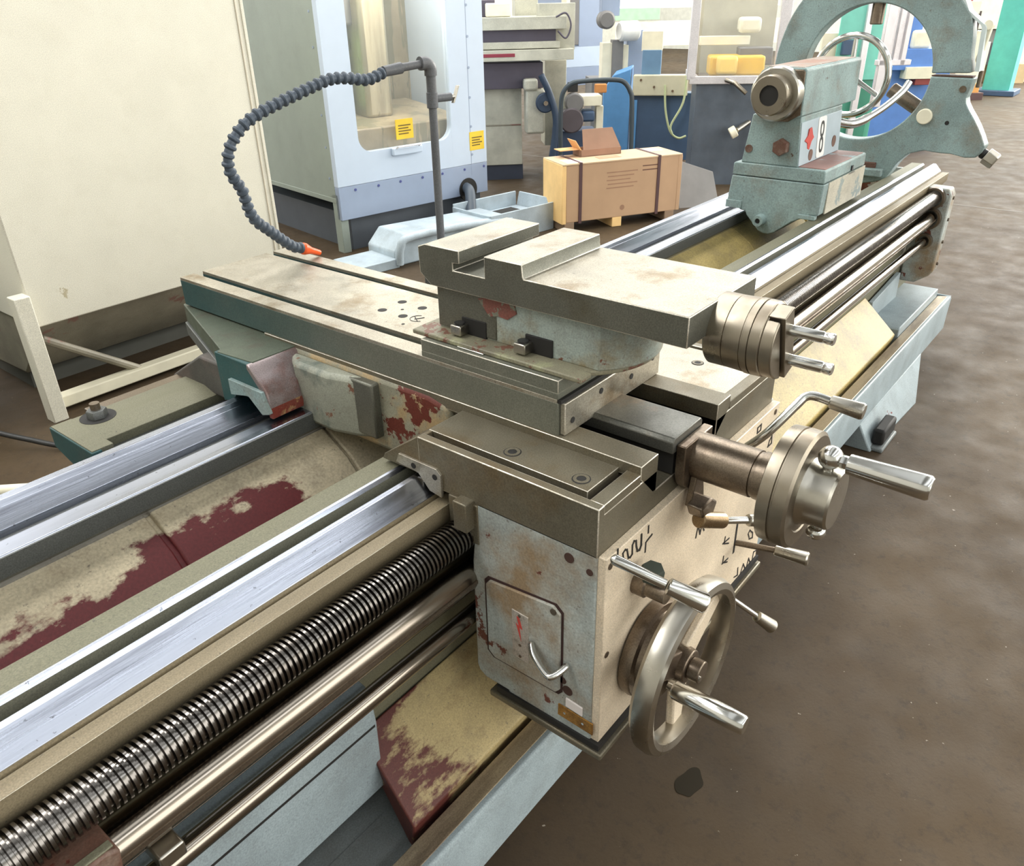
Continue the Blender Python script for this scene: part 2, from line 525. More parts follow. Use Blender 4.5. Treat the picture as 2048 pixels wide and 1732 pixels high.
# carriage V way: bright ground prism in front, dull core behind
MB().prism([(.340, .7995), (.369, .829), (.372, .8295), (.380, .8295), (.409, .80), (.418, .797), (.418, .72), (.345, .72)], 'x', X0, X1).build('front_vee_way', bed, WAY, .001)
MB().prism([(.4185, .70), (.4185, .8195), (.4235, .8245), (.474, .825), (.475, .66), (.45, .64)], 'x', X0, X1).build('front_flat_way', bed, WAY_DULL, .0006)
MB().prism([(.4178, .8195), (.4228, .8252), (.4275, .8258), (.428, .8245), (.42, .8185)], 'x', X0, X1).build('way_edge', bed, WAY, 0)
MB().prism([(.764, .763), (.764, .7995), (.766, .8015), (.808, .8015), (.810, .7985), (.812, .74), (.775, .74)], 'x', X0, X1).build('rear_flat_way', bed, WAY, .0008)
MB().prism([(.7615, .763), (.7615, .7985), (.7645, .799), (.78, .74)], 'x', X0, X1).build('rear_flank', bed, FLANK, .0005)
MB().prism([(.805, .70), (.805, .772), (.868, .772), (.868, .70)], 'x', X0, X1).build('rear_gully', bed, FLANK)
MB().prism([(.868, .70), (.868, .785), (.8745, .790), (.8955, .811), (.897, .8095), (.9045, .8185), (.922, .8195), (.955, .79), (.955, .70)], 'x', X0, X1).build('rear_vee_way', bed, WAY, .0006)
# inner chute walls seen between the rails, in cast bays
cuts = [X0, -.30, .11, .62, 1.18, 1.62, 2.15, 2.7, 3.44]
for i in range(len(cuts) - 1):
    a, b_ = cuts[i] + .004, cuts[i + 1] - .004
    dz = (-.004, .004, 0, .006)[i % 4]
    MB().prism([(.79, .756 + dz), (.70, .70 + dz), (.52, .50 + dz), (.47, .40), (.52, .36), (.80, .66)], 'x', a, b_).build('chute_bay', bed, CREAMRED if cuts[i + 1] < .7 else YELLOW, .004)
for q in cuts[1:-1]:
    MB().prism([(.80, .752), (.70, .692), (.52, .494), (.47, .40), (.55, .36), (.82, .66)], 'x', q - .006, q + .006).build('rib', bed, CREAMRED if q < .7 else YELLOW)
# front wall of the casting, rack and the lower blue skirt
MB().prism([(.345, .76), (.345, .56), (.36, .55), (.36, .44), (.352, .43), (.352, .3), (.42, .3), (.42, .70)], 'x', X0, X1).build('bed_wall', bed, WAY_DULL, .002)
MB().prism([(.3165, .585), (.3165, .606), (.3205, .612), (.346, .616), (.346, .585)], 'x', -.56, 2.9).build('rack', bed, metal('pale_rack_steel', S(190, 196, 206), .4, .4, .1, S(140, 140, 140), .55, (.1, 1, 1), 20), .001)
MB().prism([(.344, .54), (.318, .535), (.306, .52), (.300, .46), (.305, .29), (.35, .29)], 'x', X0, -.215).build('bed_skirt', bed, BLUE_P, .003)
B(X0, -.22, .300, .308, .452, .458).build('skirt_seam', bed, DARK)
MB().prism([(.42, .3), (.42, .66), (.45, .66), (.45, .32), (.80, .32), (.80, .72), (.93, .72), (.93, .3)], 'x', X0, 3.44).build('bed_casting', bed, TEAL, .003)
B(3.44, 3.46, .34, .95, .3, .80).build('end_face', bed, BLUE, .003)


def leadscrew():
    y, z, R, pitch, n = .275, .7465, .0295, .0088, 22
    prof = [(0, .0235), (.28, .0235), (.42, R), (.88, R)]
    vs, fs = [], []
    x, xe = -1.72, 3.12
    turns = int((xe - x) / pitch)
    rows = turns * n + 1
    k = len(prof)
    for i in range(rows):
        t = 2 * PI * i / n
        for h, r in prof:
            vs.append((x + pitch * (i / n + h), y + r * math.cos(t), z + r * math.sin(t)))
    for i in range(rows - 1):
        for q in range(k - 1):
            fs.append((i * k + q, i * k + q + 1, (i + 1) * k + q + 1, (i + 1) * k + q))
        if i + n < rows - 1:
            fs.append((i * k + k - 1, (i + n) * k, (i + n + 1) * k, (i + 1) * k + k - 1))
    mb = MB()
    mb.v, mb.f = vs, fs
    mb.cyl((x, y, z), (xe, y, z), .022, n=20)
    return mb


leadscrew().build('lead_screw', bed, SCREWM, smooth=50)
MB().cyl((X0, .275, .657), (3.12, .275, .657), .031, n=32).build('feed_rod', bed, RODM)
B(-.9, 3.1, .2425, .2475, .6535, .6605).build('keyway', bed, BROWNM)
MB().cyl((X0, .275, .556), (3.12, .275, .556), .0175, n=24).build('switch_rod', bed, RODM)
# outboard bearing bracket for the rods
MB().prism([(.225, .40), (.212, .42), (.208, .76), (.222, .787), (.345, .790), (.345, .36), (.28, .36)], 'x', 3.12, 3.20).build('rod_bracket', bed, BLUE, .006)
rbk = [o for o in bed.children if o.name.startswith('rod_bracket')][0]
for zz in (.45, .55, .65, .745):
    hexhead(MB(), (3.165, .2105, zz), (0, -1, 0), .008, .007).build('bolt', rbk, BROWNM)
for zz, rr in ((.745, .036), (.657, .038), (.556, .024)):
    MB().ringrev((3.10, .275, zz), (1, 0, 0), [(0, rr), (.022, rr), (.022, rr + .012), (0, rr + .010)], 32).build('bearing_collar', rbk, BROWNM)
# near bearing block under the screw with rusty cap
MB().prism([(-.80, .655), (-.66, .655), (-.655, .70), (-.67, .708), (-.80, .708)], 'y', .225, .33).build('screw_bearing_block', bed, RUSTY, .004)
sbb = [o for o in bed.children if o.name.startswith('screw_bearing_block')][0]
B(-.80, -.66, .228, .24, .7078, .7105).build('cap_edge', sbb, WAY_DULL, .001)
hexhead(MB(), (-.675, .226, .672), (0, -1, 0), .010, .012).build('bolt', sbb, SATIN)
B(-.62, -.585, .235, .34, .60, .625).build('rod_stop', bed, SATIN, .003)

# ------------------------------------------------------------------ chip tray under the bed
tray = thing('chip_tray', 'low pale blue oil tray under the lathe bed with yellowed sloping panels', 'tray', (1.0, 0.3, 0))
TX0, TX1 = -1.75, 3.30
MB().prism([(.140, .105), (.136, .262), (.141, .270), (.150, .270), (.192, .262), (.196, .20), (.80, .20), (.80, .105)], 'x', TX0, TX1).build('tray_trough', tray, BLUE_P, .003)
MB().prism([(.152, .2705), (.1955, .2635), (.1965, .2), (.185, .2), (.18, .258), (.15, .262)], 'x', TX0, TX1 - .01).build('rim_lip', tray, metal('worn_oily_rim', S(176, 160, 134), .45, .4, .2, S(96, 80, 66), .5, (.2, 1, 1), 10, seed=9), .002)
# sloping chip panels (near one starts with bare undercoat)
MB().hexa([(-.235, .222, .200), (.66, .222, .200), (.66, .345, .31), (-.205, .36, .32), (-.24, .204, .282), (.66, .204, .282), (.66, .352, .415), (-.222, .348, .402)]).build('chip_panel', tray, CREAMY, .004)
MB().hexa([(.66, .222, .2), (2.62, .222, .2), (2.62, .345, .31), (.66, .345, .31), (.66, .204, .282), (2.62, .204, .282), (2.62, .352, .415), (.66, .352, .415)]).build('chip_panel', tray, YELLOW, .004)
MB().prism([(.197, .199), (.197, .212), (.31, .214), (.31, .199)], 'x', TX0, TX1 - .02).build('tray_floor', tray, GREYF)
B(TX0, -.18, .3, .8, .199, .2125).build('tray_floor', tray, GREYF)
MB().prism([(2.645, .20), (2.645, .296), (2.66, .302), (3.28, .302), (3.28, .20)], 'y', .197, .50).build('end_deck', tray, BLUE_P, .004)
MB().prism([(2.66, .30), (2.66, .385), (3.04, .42), (3.05, .30)], 'y', .325, .345).build('deck_plate', tray, BLUE_P, .003)
# pedestal foot standing on the floor
ft = MB()
ft.hexa([(2.08, .085, 0), (2.62, .060, 0), (2.60, .75, 0), (2.08, .75, 0), (2.06, .139, .115), (2.92, .139, .115), (2.92, .75, .115), (2.06, .75, .115)])
ft.build('pedestal_foot', tray, BLUE_P, .006)
B(2.11, 2.27, .055, .1, .022, .088).build('foot_recess', tray, DARK, .01)
B(2.095, 2.285, .048, .1, .0, .018).build('foot_lip', tray, GREYF, .006)
B(-1.7, -1.0, .15, .75, 0, .107).build('pedestal_foot', tray, BLUE_P, .006)
B(3.30, 3.312, .14, .80, .105, .27).build('end_wall', tray, BLUE_P, .003)

# ------------------------------------------------------------------ carriage: saddle and apron
car = thing('carriage', 'lathe saddle and blue-grey apron box with beige control plate, rust chips and steel handwheel', 'carriage', (.33, .3, .43))
MB().prism([(0, .82), (0, .9085), (.0165, .9085), (.0165, .893), (.171, .893), (.171, .856), (.382, .856), (.382, .893), (.632, .893), (.632, .9085), (.65, .9085), (.65, .82)], 'y', 0, .3665).build('saddle_wing', car, STEEL_WING, .0016, edge=EDGE)
MB().prism([(.36, .835), (.36, .9082), (.366, .9082), (.455, .845), (.46, .8335)], 'x', .0004, .6496).build('wing_end', car, STEEL_WING, .001)
B(.0150, .1195, .0006, .026, .89, .9085).build('rim_strip', car, STEEL_WING, .0012, edge=EDGE)
B(.435, .634, .0006, .022, .89, .9085).build('rim_strip', car, STEEL_WING, .0012)
MB().prism([(.1185, .90), (.1185, .923), (.171, .923), (.171, .856), (.160, .856)], 'y', 0, .95).build('dovetail_way', car, STEEL_WING, .0012, edge=EDGE)
MB().prism([(.382, .856), (.382, .923), (.433, .923), (.433, .90)], 'y', 0, .95).build('dovetail_way', car, STEEL_WING, .0012, edge=EDGE)
B(.0168, .1190, .0262, .3655, .8925, .8945).build('groove_floor', car, plain('dark_groove', S(58, 50, 42), .5))  # groove floor coloured darker than the wing around it
pl = B(.031, .1195, .0405, .368, .89, .9088).build('clamp_plate', car, STEEL_WING, .001, edge=EDGE)
pl2 = B(.435, .618, .022, .36, .89, .9088).build('clamp_plate', car, STEEL_TOP, .001)


def socket_screw(par, x, y, z, r):
    s = MB().ringrev((x, y, z - .006), (0, 0, 1), [(0, r * .55), (.0045, r * .55), (.0045, r * .80), (0, r * .80)], 24).build('socket_screw', par, SATIN)
    MB().rev((x, y, z - .0065), (0, 0, 1), [(0, r), (.0069, r), (.0071, r * .98)], 28).build('screw_pocket', par, DARK)
    MB().ringrev((x, y, z), (0, 0, 1), [(.0002, r * .52), (.0010, r * .52), (.0012, r * .86), (.0002, r * .88)], 28).build('screw_head', par, STEEL_WING)


for x, y in ((.056, .204), (.055, .068)):
    socket_screw(pl, x, y, .9088, .0150)
for x, y in ((.555, .127), (.555, .29)):
    socket_screw(pl2, x, y, .9088, .0125)
B(.619, .6315, .022, .36, .893, .8945).build('oil_groove', car, DARK)
# cover of the cross-feed screw between the dovetails, and the bearing block
B(.224, .30, .0, .3, .858, .905).build('cover_core', car, DARK)
MB().prism([(.212, .903), (.210, .924), (.216, .931), (.307, .931), (.313, .924), (.311, .903)], 'y', -.004, .30).build('screw_cover', car, metal('smoked_steel_cover', S(104, 104, 98), .42, .6, .12, S(128, 106, 84), .52), .0015)
B(.16, .383, .06, .3, .850, .8575).build('recess_floor', car, DARK)
bk = [(.222, .917)] + [(.318, .917), (.318, .868)] + arc(.270, .868, .048, 0, -180, 12)[1:] + []
MB().prism(bk, 'y', -.022, -.0045).build('bearing_block', car, BROWNM, .002)
# bridge between the front and rear wings
MB().prism([(.40, .905), (.40, .80), (.50, .752), (.80, .752), (.86, .80), (.86, .917), (.45, .917)], 'x', .115, .55).build('bridge', car, CASTRED, .012)
MB().prism([(.585, .785), (.585, .905), (.675, .905), (.675, .785)], 'x', .096, .13).build('bridge_pad', car, STEEL_SIDE, .004)
MB().prism([(.120, .60), (.120, .845), (.10, .84), (.078, .80), (.078, .70), (.095, .64)], 'z', .772, .906).build('bridge_web', car, paint('scraped_web_casting', S(150, 152, 138), S(120, 84, 66), .6, 12, S(104, 112, 104), .5, 8, grime=.5, seed=7), .012)
MB().prism([(.012, .846), (.002, .955), (.014, .962), (.126, 1.285), (.43, 1.285), (.56, .96), (.56, .846)], 'z', .872, .9175).build('rear_top', car, metal('greenish_iron_top', S(82, 90, 76), .55, .3, .15, S(78, 66, 54), .5, grain=300, bump=.3), .002)
MB().prism([(.003, .945), (.12, 1.285), (.42, 1.285), (.42, .945)], 'z', .84, .873).build('rear_overhang', car, FLANK, .002)
MB().prism([(.965, .915), (.848, .915), (.836, .908), (.797, .866), (.789, .823), (.82, .821), (.86, .835), (.905, .838), (.93, .81), (.965, .80)], 'x', .001, .56).build('rear_wing', car, TEAL, .002)
MB().prism([(.850, .9165), (.838, .911), (.7955, .868), (.787, .822), (.80, .822), (.82, .868), (.852, .905)], 'x', -.001, .148).build('rear_hood', car, metal('purple_worn_hood', S(150, 138, 138), .36, .6, .2, S(120, 66, 48), .52, sscale=9, grain=90, bump=.5), .003)
MB().prism([(.7945, .851), (.7862, .8235), (.7885, .808), (.80, .808), (.806, .851)], 'x', .0, .147).build('hood_skirt', car, paint('rust_and_tan_skirt', S(120, 52, 40), S(172, 140, 96), .54, 22, grime=.4, seed=2, edge=.06), .002)
MB().prism([(.917, .868), (.802, .868), (.786, .823), (.812, .814), (.852, .846), (.917, .832)], 'x', -.008, .001).build('way_wiper', car, BLUE_T, .001)
wp = MB().prism([(.412, .862), (.322, .862), (.312, .853), (.313, .808), (.341, .812), (.366, .839), (.42, .843)], 'x', -.005, .0005).build('way_wiper', car, STEEL_TOP, .0008)
for q in ((.376, .850), (.326, .845)):
    MB().cyl((-.004, *q), (-.0058, *q), .0055, n=16).build('screw_hole', wp, DARK)
B(-.022, .02, .243, .272, .772, .829).build('clamp_lug', car, STEEL_WING, .002)
B(-.002, .03, .235, .30, .74, .82).build('clamp_plate', car, STEEL_WING, .002)
MB().prism([(1.215, .785), (1.07, .872), (.95, .872), (.95, .785)], 'x', .02, .30).build('rear_bracket', car, metal('dark_rear_casting', S(84, 82, 78), .6, .3, .25, S(110, 96, 90), .5, grain=60, bump=.6), .006)

# apron
MB().prism([(0, .412), (0, .826), (.236, .826), (.240, .80), (.253, .70), (.255, .455), (.25, .442), (.235, .432), (.18, .432), (.18, .412)], 'x', 0, .66).build('apron', car, BLUE, .003)
B(-.004, .662, -.020, .205, .418, .431).build('bottom_gap', car, DARK)
B(-.006, .668, -.026, .222, .398, .412).build('bottom_ledge', car, STEEL_WING, .003)
fp = B(.003, .657, -.015, .0005, .4305, .823).build('front_plate', car, BEIGE, .0015)
for x, z in ((-.0 + .014, .806), (.016, .625), (.637, .808), (.645, .62), (.33, .808)):
    MB().cyl((x, -.0135, z), (x, -.0162, z), .006, n=16).build('screw', fp, BROWNM)
STROKES = [
    [(.0335, .8253), (.0335, .8148)],
    [(.0508, .7993), (.049, .809), (.0552, .8118), (.0612, .8082), (.064, .7986), (.0668, .7895), (.0727, .787), (.0781, .7899), (.0772, .8077), (.0814, .8131), (.0876, .8095), (.0898, .7977), (.094, .7865), (.1011, .784), (.1052, .7909), (.1037, .8123)],
    [(.1209, .7682), (.1207, .7867), (.1245, .7882), (.1393, .7915)], [(.1259, .816), (.1266, .803)],
    [(.3136, .6832), (.3182, .708), (.3304, .6817), (.3344, .7005), (.3465, .6808)],
    [(.4489, .5885), (.4781, .5847)], [(.4572, .6), (.4555, .5846), (.4791, .5717)], [(.4597, .531), (.4869, .528)], [(.4622, .5483), (.4617, .5323), (.4855, .5199)],
    [(.5398, .4445), (.5579, .4385), (.5541, .4603)], [(.5756, .4331), (.5843, .4523), (.6047, .4222), (.6126, .4503), (.6327, .4212)], [(.6373, .4323), (.6386, .4524), (.6531, .4478)],
    [(.5957, .5174), (.586, .5328), (.5932, .5384), (.6126, .5206), (.616, .5054), (.5969, .5134)],
    [(.5489, .8091), (.5663, .8099), (.5669, .797), (.5507, .7964), (.5489, .8091)], [(.5512, .7835), (.5746, .7842), (.574, .7677), (.5526, .7679)],
    [(.6234, .7324), (.6279, .7449), (.6382, .7519), (.6424, .7325), (.6234, .7324)]]
for s in STROKES:
    mb = MB()
    hw = .0016
    for i in range(len(s) - 1):
        a, b_ = V((s[i][0], s[i][1])), V((s[i + 1][0], s[i + 1][1]))
        d = (b_ - a).normalized() * hw
        n_ = V((-d.y, d.x))
        q = [a - d - n_, b_ + d - n_, b_ + d + n_, a - d + n_]
        mb.prism([(p.x, p.y) for p in q], 'y', -.0160 - .00005 * i, -.0145)
    mb.build('engraved_symbol', fp, BLACK)
B(.5105, .5185, -.0158, -.014, .525, .612).build('lever_slot', fp, DARK)
B(.552, .573, -.0158, -.014, .772, .780).build('printed_mark', fp, BLACK)
# apron side: inspection door, name plate, latch, tags, screws
dr = []
for a, b_, r in ((.0585, .2262, 0), (.0625, .2205, 1)):
    y0, y1 = a, b_
    z0, z1 = (.4970, .6965) if r == 0 else (.503, .692)
    P = [(y0 + .008, z0), (y1 - .014, z0), (y1, z0 + .012), (y1, z1 - .024), (y1 - .008, z1 - .014), (y0 + .014, z1), (y0, z1 - .012), (y0, z0 + .01)]
    dr.append(MB().prism(P, 'x', (-.0012, -.0055)[r], .001).build(('door_gap', 'inspection_door')[r], car, (plain('dark_brown_gap', S(58, 36, 32), .8), BLUE)[r], (0, .0015)[r]))  # door outlined by a dark brown plate set behind it
door = dr[1]
npz = MB().prism([(.127, .536), (.127, .641), (.162, .643), (.162, .538)], 'x', -.0072, -.005).build('name_plate', door, TAG, .0005)
bolt = [(.1465, .632), (.151, .606), (.143, .610), (.1475, .578), (.1385, .618), (.1455, .613)]
MB().prism([(.151, .633), (.146, .633), (.139, .608), (.1455, .611), (.142, .580), (.153, .617), (.1465, .613)], 'x', -.0078, -.0071).build('lightning_mark', door, REDP)
for q in ((.145, .636), (.145, .570), (.145, .544)):
    MB().cyl((-.007, *q), (-.0082, *q), .003, n=12).build('rivet', door, BROWNM)
MB().cyl((-.004, .075, .682), (-.0075, .075, .682), .006, n=16).build('screw', door, BROWNM)
lt = MB()
lt.tube(smoothpts([(-.010, .119, .595), (-.026, .100, .586), (-.036, .068, .572), (-.034, .057, .572), (-.02, .050, .576), (-.004, .046, .580)], 6), [.0035] + [.0062] * 29 + [.0055], 10)
lt.build('latch_lever', car, CHROME, smooth=60)
MB().prism([(-.006, .446), (-.006, .473), (.066, .476), (.067, .449)], 'x', -.0022, .0).build('brown_tag', car, BRASS, .0006)
MB().prism([(.016, .478), (.016, .497), (.050, .500), (.050, .481)], 'x', -.003, .0).build('small_white_tag', car, PAPER, .0004)
for q in ((.014, .470), (.052, .470)):
    MB().cyl((-.002, q[0], q[1] - .008), (-.0035, q[0], q[1] - .008), .0025, n=10).build('rivet', car, CHROME)
for y, z, r in ((.050, .800, .009), (.012, .79, .006), (.048, .497 + .02, .010), (.058, .535, .007)):
    MB().cyl((.001, y, z), (-.0012, y, z), r, n=18).build('screw_hole', car, plain('rust_brown_pit_%d' % int(r * 1e4 + y * 1e3), S(70, 48, 40), .8))

# handwheel
hwc = V((.140, 0, .555))
hw = MB().ringrev((.140, -.115, .555), (0, 1, 0), [(0, .136), (-.004, .146), (0, .156), (.012, .1605), (.030, .1585), (.038, .150), (.036, .138), (.018, .134)], 72).build('handwheel', car, SATIN, smooth=40)
MB().ringrev((.140, -.018, .555), (0, -1, 0), [(0, .001), (0, .088), (.012, .090), (.022, .088), (.024, .076), (.036, .074), (.040, .078), (.052, .076), (.056, .05), (.056, .001)], 56).build('graduated_dial', car, BROWNM, smooth=30)
MB().cyl((.140, -.07, .555), (.140, -.108, .555), .036, .030, 28).build('wheel_hub', hw, BROWNM, .002)
MB().cyl((.140, -.108, .555), (.140, -.130, .555), .020, .020, 28).build('wheel_nut', hw, BROWNM, .002)
MB().cyl((.128, -.130, .552), (.128, -.1325, .552), .0045, .0045, 12).build('oiler', hw, CHROME)
for an in (150, 30, 270):
    d = V((math.cos(math.radians(an)), 0, math.sin(math.radians(an))))
    t = V((-d.z, 0, d.x))
    c = V((.140, -.085, .555))
    p = []
    for yy in (-.010, .006):
        p += [c + d * .022 - t * .026 + V((0, yy, 0)), c + d * .142 - t * .017 + V((0, yy, 0)), c + d * .142 + t * .017 + V((0, yy, 0)), c + d * .022 + t * .026 + V((0, yy, 0))]
    MB().hexa(p).build('spoke', hw, BEIGE if an != 150 else BROWNM, .004)


def grip(par, p, L, r, name='grip', mat=CHROME, stem=.010, d=(0, -1, 0)):
    d = V(d).normalized()
    MB().rev(p, d, [(0, .006), (stem, .007), (stem, r * .82), (stem + .004, r), (stem + L * .8, r * 1.04), (stem + L, r * .98), (stem + L + .003, r * .86), (stem + L + .0032, .001)], 28).build(name, par, mat, smooth=40)


grip(hw, (.047, -.112, .592), .118, .0155)
# apron levers
l1 = MB().rev((.10, -.014, .722), (0, -1, 0), [(0, .021), (.022, .021), (.024, .017), (.058, .017)], 26).build('feed_lever', car, BROWNM)
hexhead(MB(), (.092, -.045, .748), (0, -.1, 1), .019, .022).build('lever_nut', l1, plain('green_black_nut', S(58, 66, 58), .5))
a, b_ = V((-.012, -.035, .845)), V((.020, -.108, .812))
d = (b_ - a).normalized()
MB().rev(a - d * .004, d, [(0, .003), (.003, .007), (.006, .0085), ((b_ - a).length, .0075)], 20).build('lever_rod', l1, CHROME)
MB().rev(b_, d, [(0, .009), (.002, .0125), (.058, .0155), (.061, .014), (.0615, .002)], 24).build('lever_knob', l1, CHROME)
l2 = MB().cyl((.520, -.012, .548), (.535, -.095, .556), .0065, n=14).build('engage_lever', car, BROWNM)
MB().rev((.535, -.093, .556), (.1, -1, .05), [(0, .009), (.002, .012), (.064, .0145), (.067, .012), (.0672, .002)], 24).build('lever_knob', l2, SATIN)
l3 = MB().cyl((.49, -.03, .43), (.535, -.078, .372), .006, n=14).build('clutch_lever', car, CHROME)
MB().rev((.535, -.078, .372), (.045, -.04, -.055), [(0, .009), (.002, .012), (.055, .0155), (.058, .013), (.0582, .002)], 24).build('lever_knob', l3, SATIN)
l4 = MB().tube(smoothpts([(.455, -.02, .80), (.470, -.06, .845), (.515, -.09, .893), (.532, -.10, .908), (.540, -.115, .911), (.545, -.145, .906)], 6), .0085, 12).build('bent_lever', car, CHROME, smooth=60)
MB().rev((.545, -.142, .906), (.02, -1, -.06), [(0, .010), (.002, .0125), (.056, .0155), (.060, .0135), (.0602, .002)], 24).build('lever_knob', l4, SATIN)
# small stop lever hanging under the bearing block
l5 = MB().prism([(.252, .872), (.268, .874), (.285, .80), (.262, .785), (.235, .80)], 'y', -.034, -.0225).build('stop_lever', car, BROWNM, .002)
MB().prism([(.222, .812), (.262, .815), (.285, .797), (.272, .776), (.236, .785)], 'y', -.060, -.030).build('yoke', l5, BROWNM, .004)
MB().cyl((.235, -.05, .782), (.292, -.07, .757), .0145, n=20).build('boss', l5, metal('bronze_boss', S(150, 128, 98), .35, .8, .1), .002)
MB().cyl((.29, -.068, .757), (.335, -.10, .746), .0065, n=14).build('pin', l5, CHROME)
MB().cyl((.333, -.099, .7465), (.35, -.112, .742), .011, n=16).build('knob', l5, SATIN, .002)

# ------------------------------------------------------------------ cross slide
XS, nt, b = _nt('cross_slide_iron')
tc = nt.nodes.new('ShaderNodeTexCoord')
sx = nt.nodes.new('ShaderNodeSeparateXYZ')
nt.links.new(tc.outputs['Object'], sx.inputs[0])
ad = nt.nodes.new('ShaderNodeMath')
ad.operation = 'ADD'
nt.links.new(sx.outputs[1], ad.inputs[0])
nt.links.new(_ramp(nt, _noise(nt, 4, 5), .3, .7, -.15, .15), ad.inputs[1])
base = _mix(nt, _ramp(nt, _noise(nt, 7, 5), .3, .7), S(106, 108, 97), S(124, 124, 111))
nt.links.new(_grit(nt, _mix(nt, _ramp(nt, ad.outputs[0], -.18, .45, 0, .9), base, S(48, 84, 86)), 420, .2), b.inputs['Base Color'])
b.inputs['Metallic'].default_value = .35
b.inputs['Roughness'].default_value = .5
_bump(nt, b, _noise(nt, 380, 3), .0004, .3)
xs = thing('cross_slide', 'long flat steel cross slide with two dark slots, round dial and crank grip', 'cross slide', (.277, .70, .921))
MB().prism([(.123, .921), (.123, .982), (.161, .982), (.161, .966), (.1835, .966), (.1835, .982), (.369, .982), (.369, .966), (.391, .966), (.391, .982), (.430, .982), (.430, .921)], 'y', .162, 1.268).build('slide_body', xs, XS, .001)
for a, b_ in ((.1232, .1610), (.1835, .3690), (.3910, .4298)):
    B(a, b_, .164, 1.267, .981, .9885).build('top_land', xs, STEEL_TOP, .0008)
for a, b_ in ((.1610, .1835), (.3690, .3910)):
    B(a, b_, .164, 1.2665, .9655, .9668).build('slot_floor', xs, DARK)
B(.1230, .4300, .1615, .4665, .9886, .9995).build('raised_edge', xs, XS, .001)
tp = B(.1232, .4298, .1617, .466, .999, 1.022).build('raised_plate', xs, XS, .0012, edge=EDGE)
wpx = B(.1285, .438, .151, .1612, .9235, .982).build('end_wiper', xs, STEEL_TOP, .0016, edge=EDGE)
for x, z in ((.15, .945), (.235, .965), (.335, .955), (.41, .965)):
    MB().cyl((x, .152, z), (x, .1500, z), .0055, n=14).build('screw_hole', wpx, DARK)
B(.124, .4295, .156, .163, .982, .9885).build('front_gap', xs, DARK)
for x, y, r in ((.249, .704, .010), (.309, .706, .010), (.307, .644, .010), (.249, .643, .010), (.276, .672, .0035), (.217, .61, .0035)):
    MB().cyl((x, y, .9878), (x, y, .9888), r, n=20).build('drilled_hole', xs, DARK)
mb = MB()
mb.tube([(.2455, .5985, .9886), (.262, .622, .9886)], .0011, 5)
mb.tube([(.250, .611, .9886), (.268, .600, .9886)], .0011, 5)
mb.tube([(.257 + .017 * math.cos(t), .607 + .017 * math.sin(t), .9886) for t in [math.radians(q) for q in range(20, 250, 20)]], .0009, 5)
mb.build('scribed_mark', xs, BLACK)
# feed screw sleeve, dial and crank
zc = .878
MB().rev((.277, -.010, zc), (0, -1, 0), [(0, .040), (.112, .040), (.113, .0375), (.118, .0375), (.119, .040), (.150, .042)], 40).build('screw_sleeve', xs, BROWNM, smooth=30)
dl = MB().rev((.277, -.158, zc), (0, -1, 0), [(0, .090), (.002, .0945), (.021, .096), (.022, .0935), (.0245, .0935), (.0255, .096), (.044, .0955), (.048, .090), (.049, .068), (.047, .066), (.047, .02)], 64).build('feed_dial', xs, DIALM, smooth=30)
MB().rev((.277, -.203, zc), (0, -1, 0), [(0, .056), (.010, .052), (.016, .049), (.044, .049), (.048, .046), (.0485, .01)], 44).build('dial_hub', dl, SATIN, smooth=30)
MB().cyl((.2, -.1645, .835), (.1985, -.166, .834), .004, n=10).build('dial_screw', dl, DARK)
MB().cyl((.365, -.182, .925), (.368, -.184, .93), .005, n=10).build('dial_screw', dl, DARK)
ck = MB().cyl((.277, -.229, .915), (.277, -.229, .945), .009, .0085, 18).build('crank_ball', xs, CHROME)
MB().sph((.277, -.229, .947), .0185, 24, 14).build('ball', ck, CHROME, smooth=60)
MB().rev((.277, -.229, zc - .045), (0, 0, -1), [(0, .008), (.012, .008), (.014, .0135), (.024, .0155), (.03, .012), (.032, .002)], 22).build('lower_ball', ck, CHROME, smooth=60)
hexhead(MB(), (.277, -.243, .946), (0, -1, 0), .0105, .012).build('grip_nut', ck, CHROME)
MB().rev((.277, -.254, .945), (0, -1, 0), [(0, .011), (.002, .0155), (.10, .0185), (.112, .0185), (.116, .0155), (.1162, .002)], 30).build('crank_grip', ck, CHROME, smooth=40)

# ------------------------------------------------------------------ compound slide
cp = thing('compound_slide', 'blocky compound tool slide with chipped pale blue swivel base and two-pin crank knob', 'compound slide', (.274, .28, 1.0225))
PL = paint('chipped_swivel_base_paint', S(164, 176, 170), S(112, 72, 54), .62, 16, S(134, 122, 94), .45, 10, grime=.7, seed=12, edge=.02, soft=.2)
arcp = arc(.274, .225, .142, 220, 320, 16)
MB().prism([(.134, .497)] + [(.134, .126), (.165, .126)] + [(x, y) for x, y in arcp] + [(.41, .16), (.41, .497)], 'z', 1.0222, 1.031).build('swivel_flange', cp, paint('dirty_flange', S(128, 124, 104), S(112, 76, 62), .58, 22, S(150, 150, 120), .56, 16, grime=.6, seed=13), .003)
bp_ = [(.176, .466), (.176, .120)] + arc(.274, .205, .128, 222, 318, 14) + [(.372, .120), (.372, .466)]
MB().prism(bp_, 'z', 1.030, 1.113).build('swivel_base', cp, PL, .0025)
B(.1745, .179, .33, .467, 1.033, 1.112).build('bare_flank', cp, STEEL_SIDE, .002)
MB().prism([(.345, 1.075), (.37, 1.103), (.335, 1.111), (.29, 1.110), (.285, 1.092), (.305, 1.078), (.325, 1.080)], 'x', .1738, .177).build('bare_primer', cp, paint('worn_red_primer', S(136, 82, 72), S(120, 122, 108), .56, 40, grime=.4))
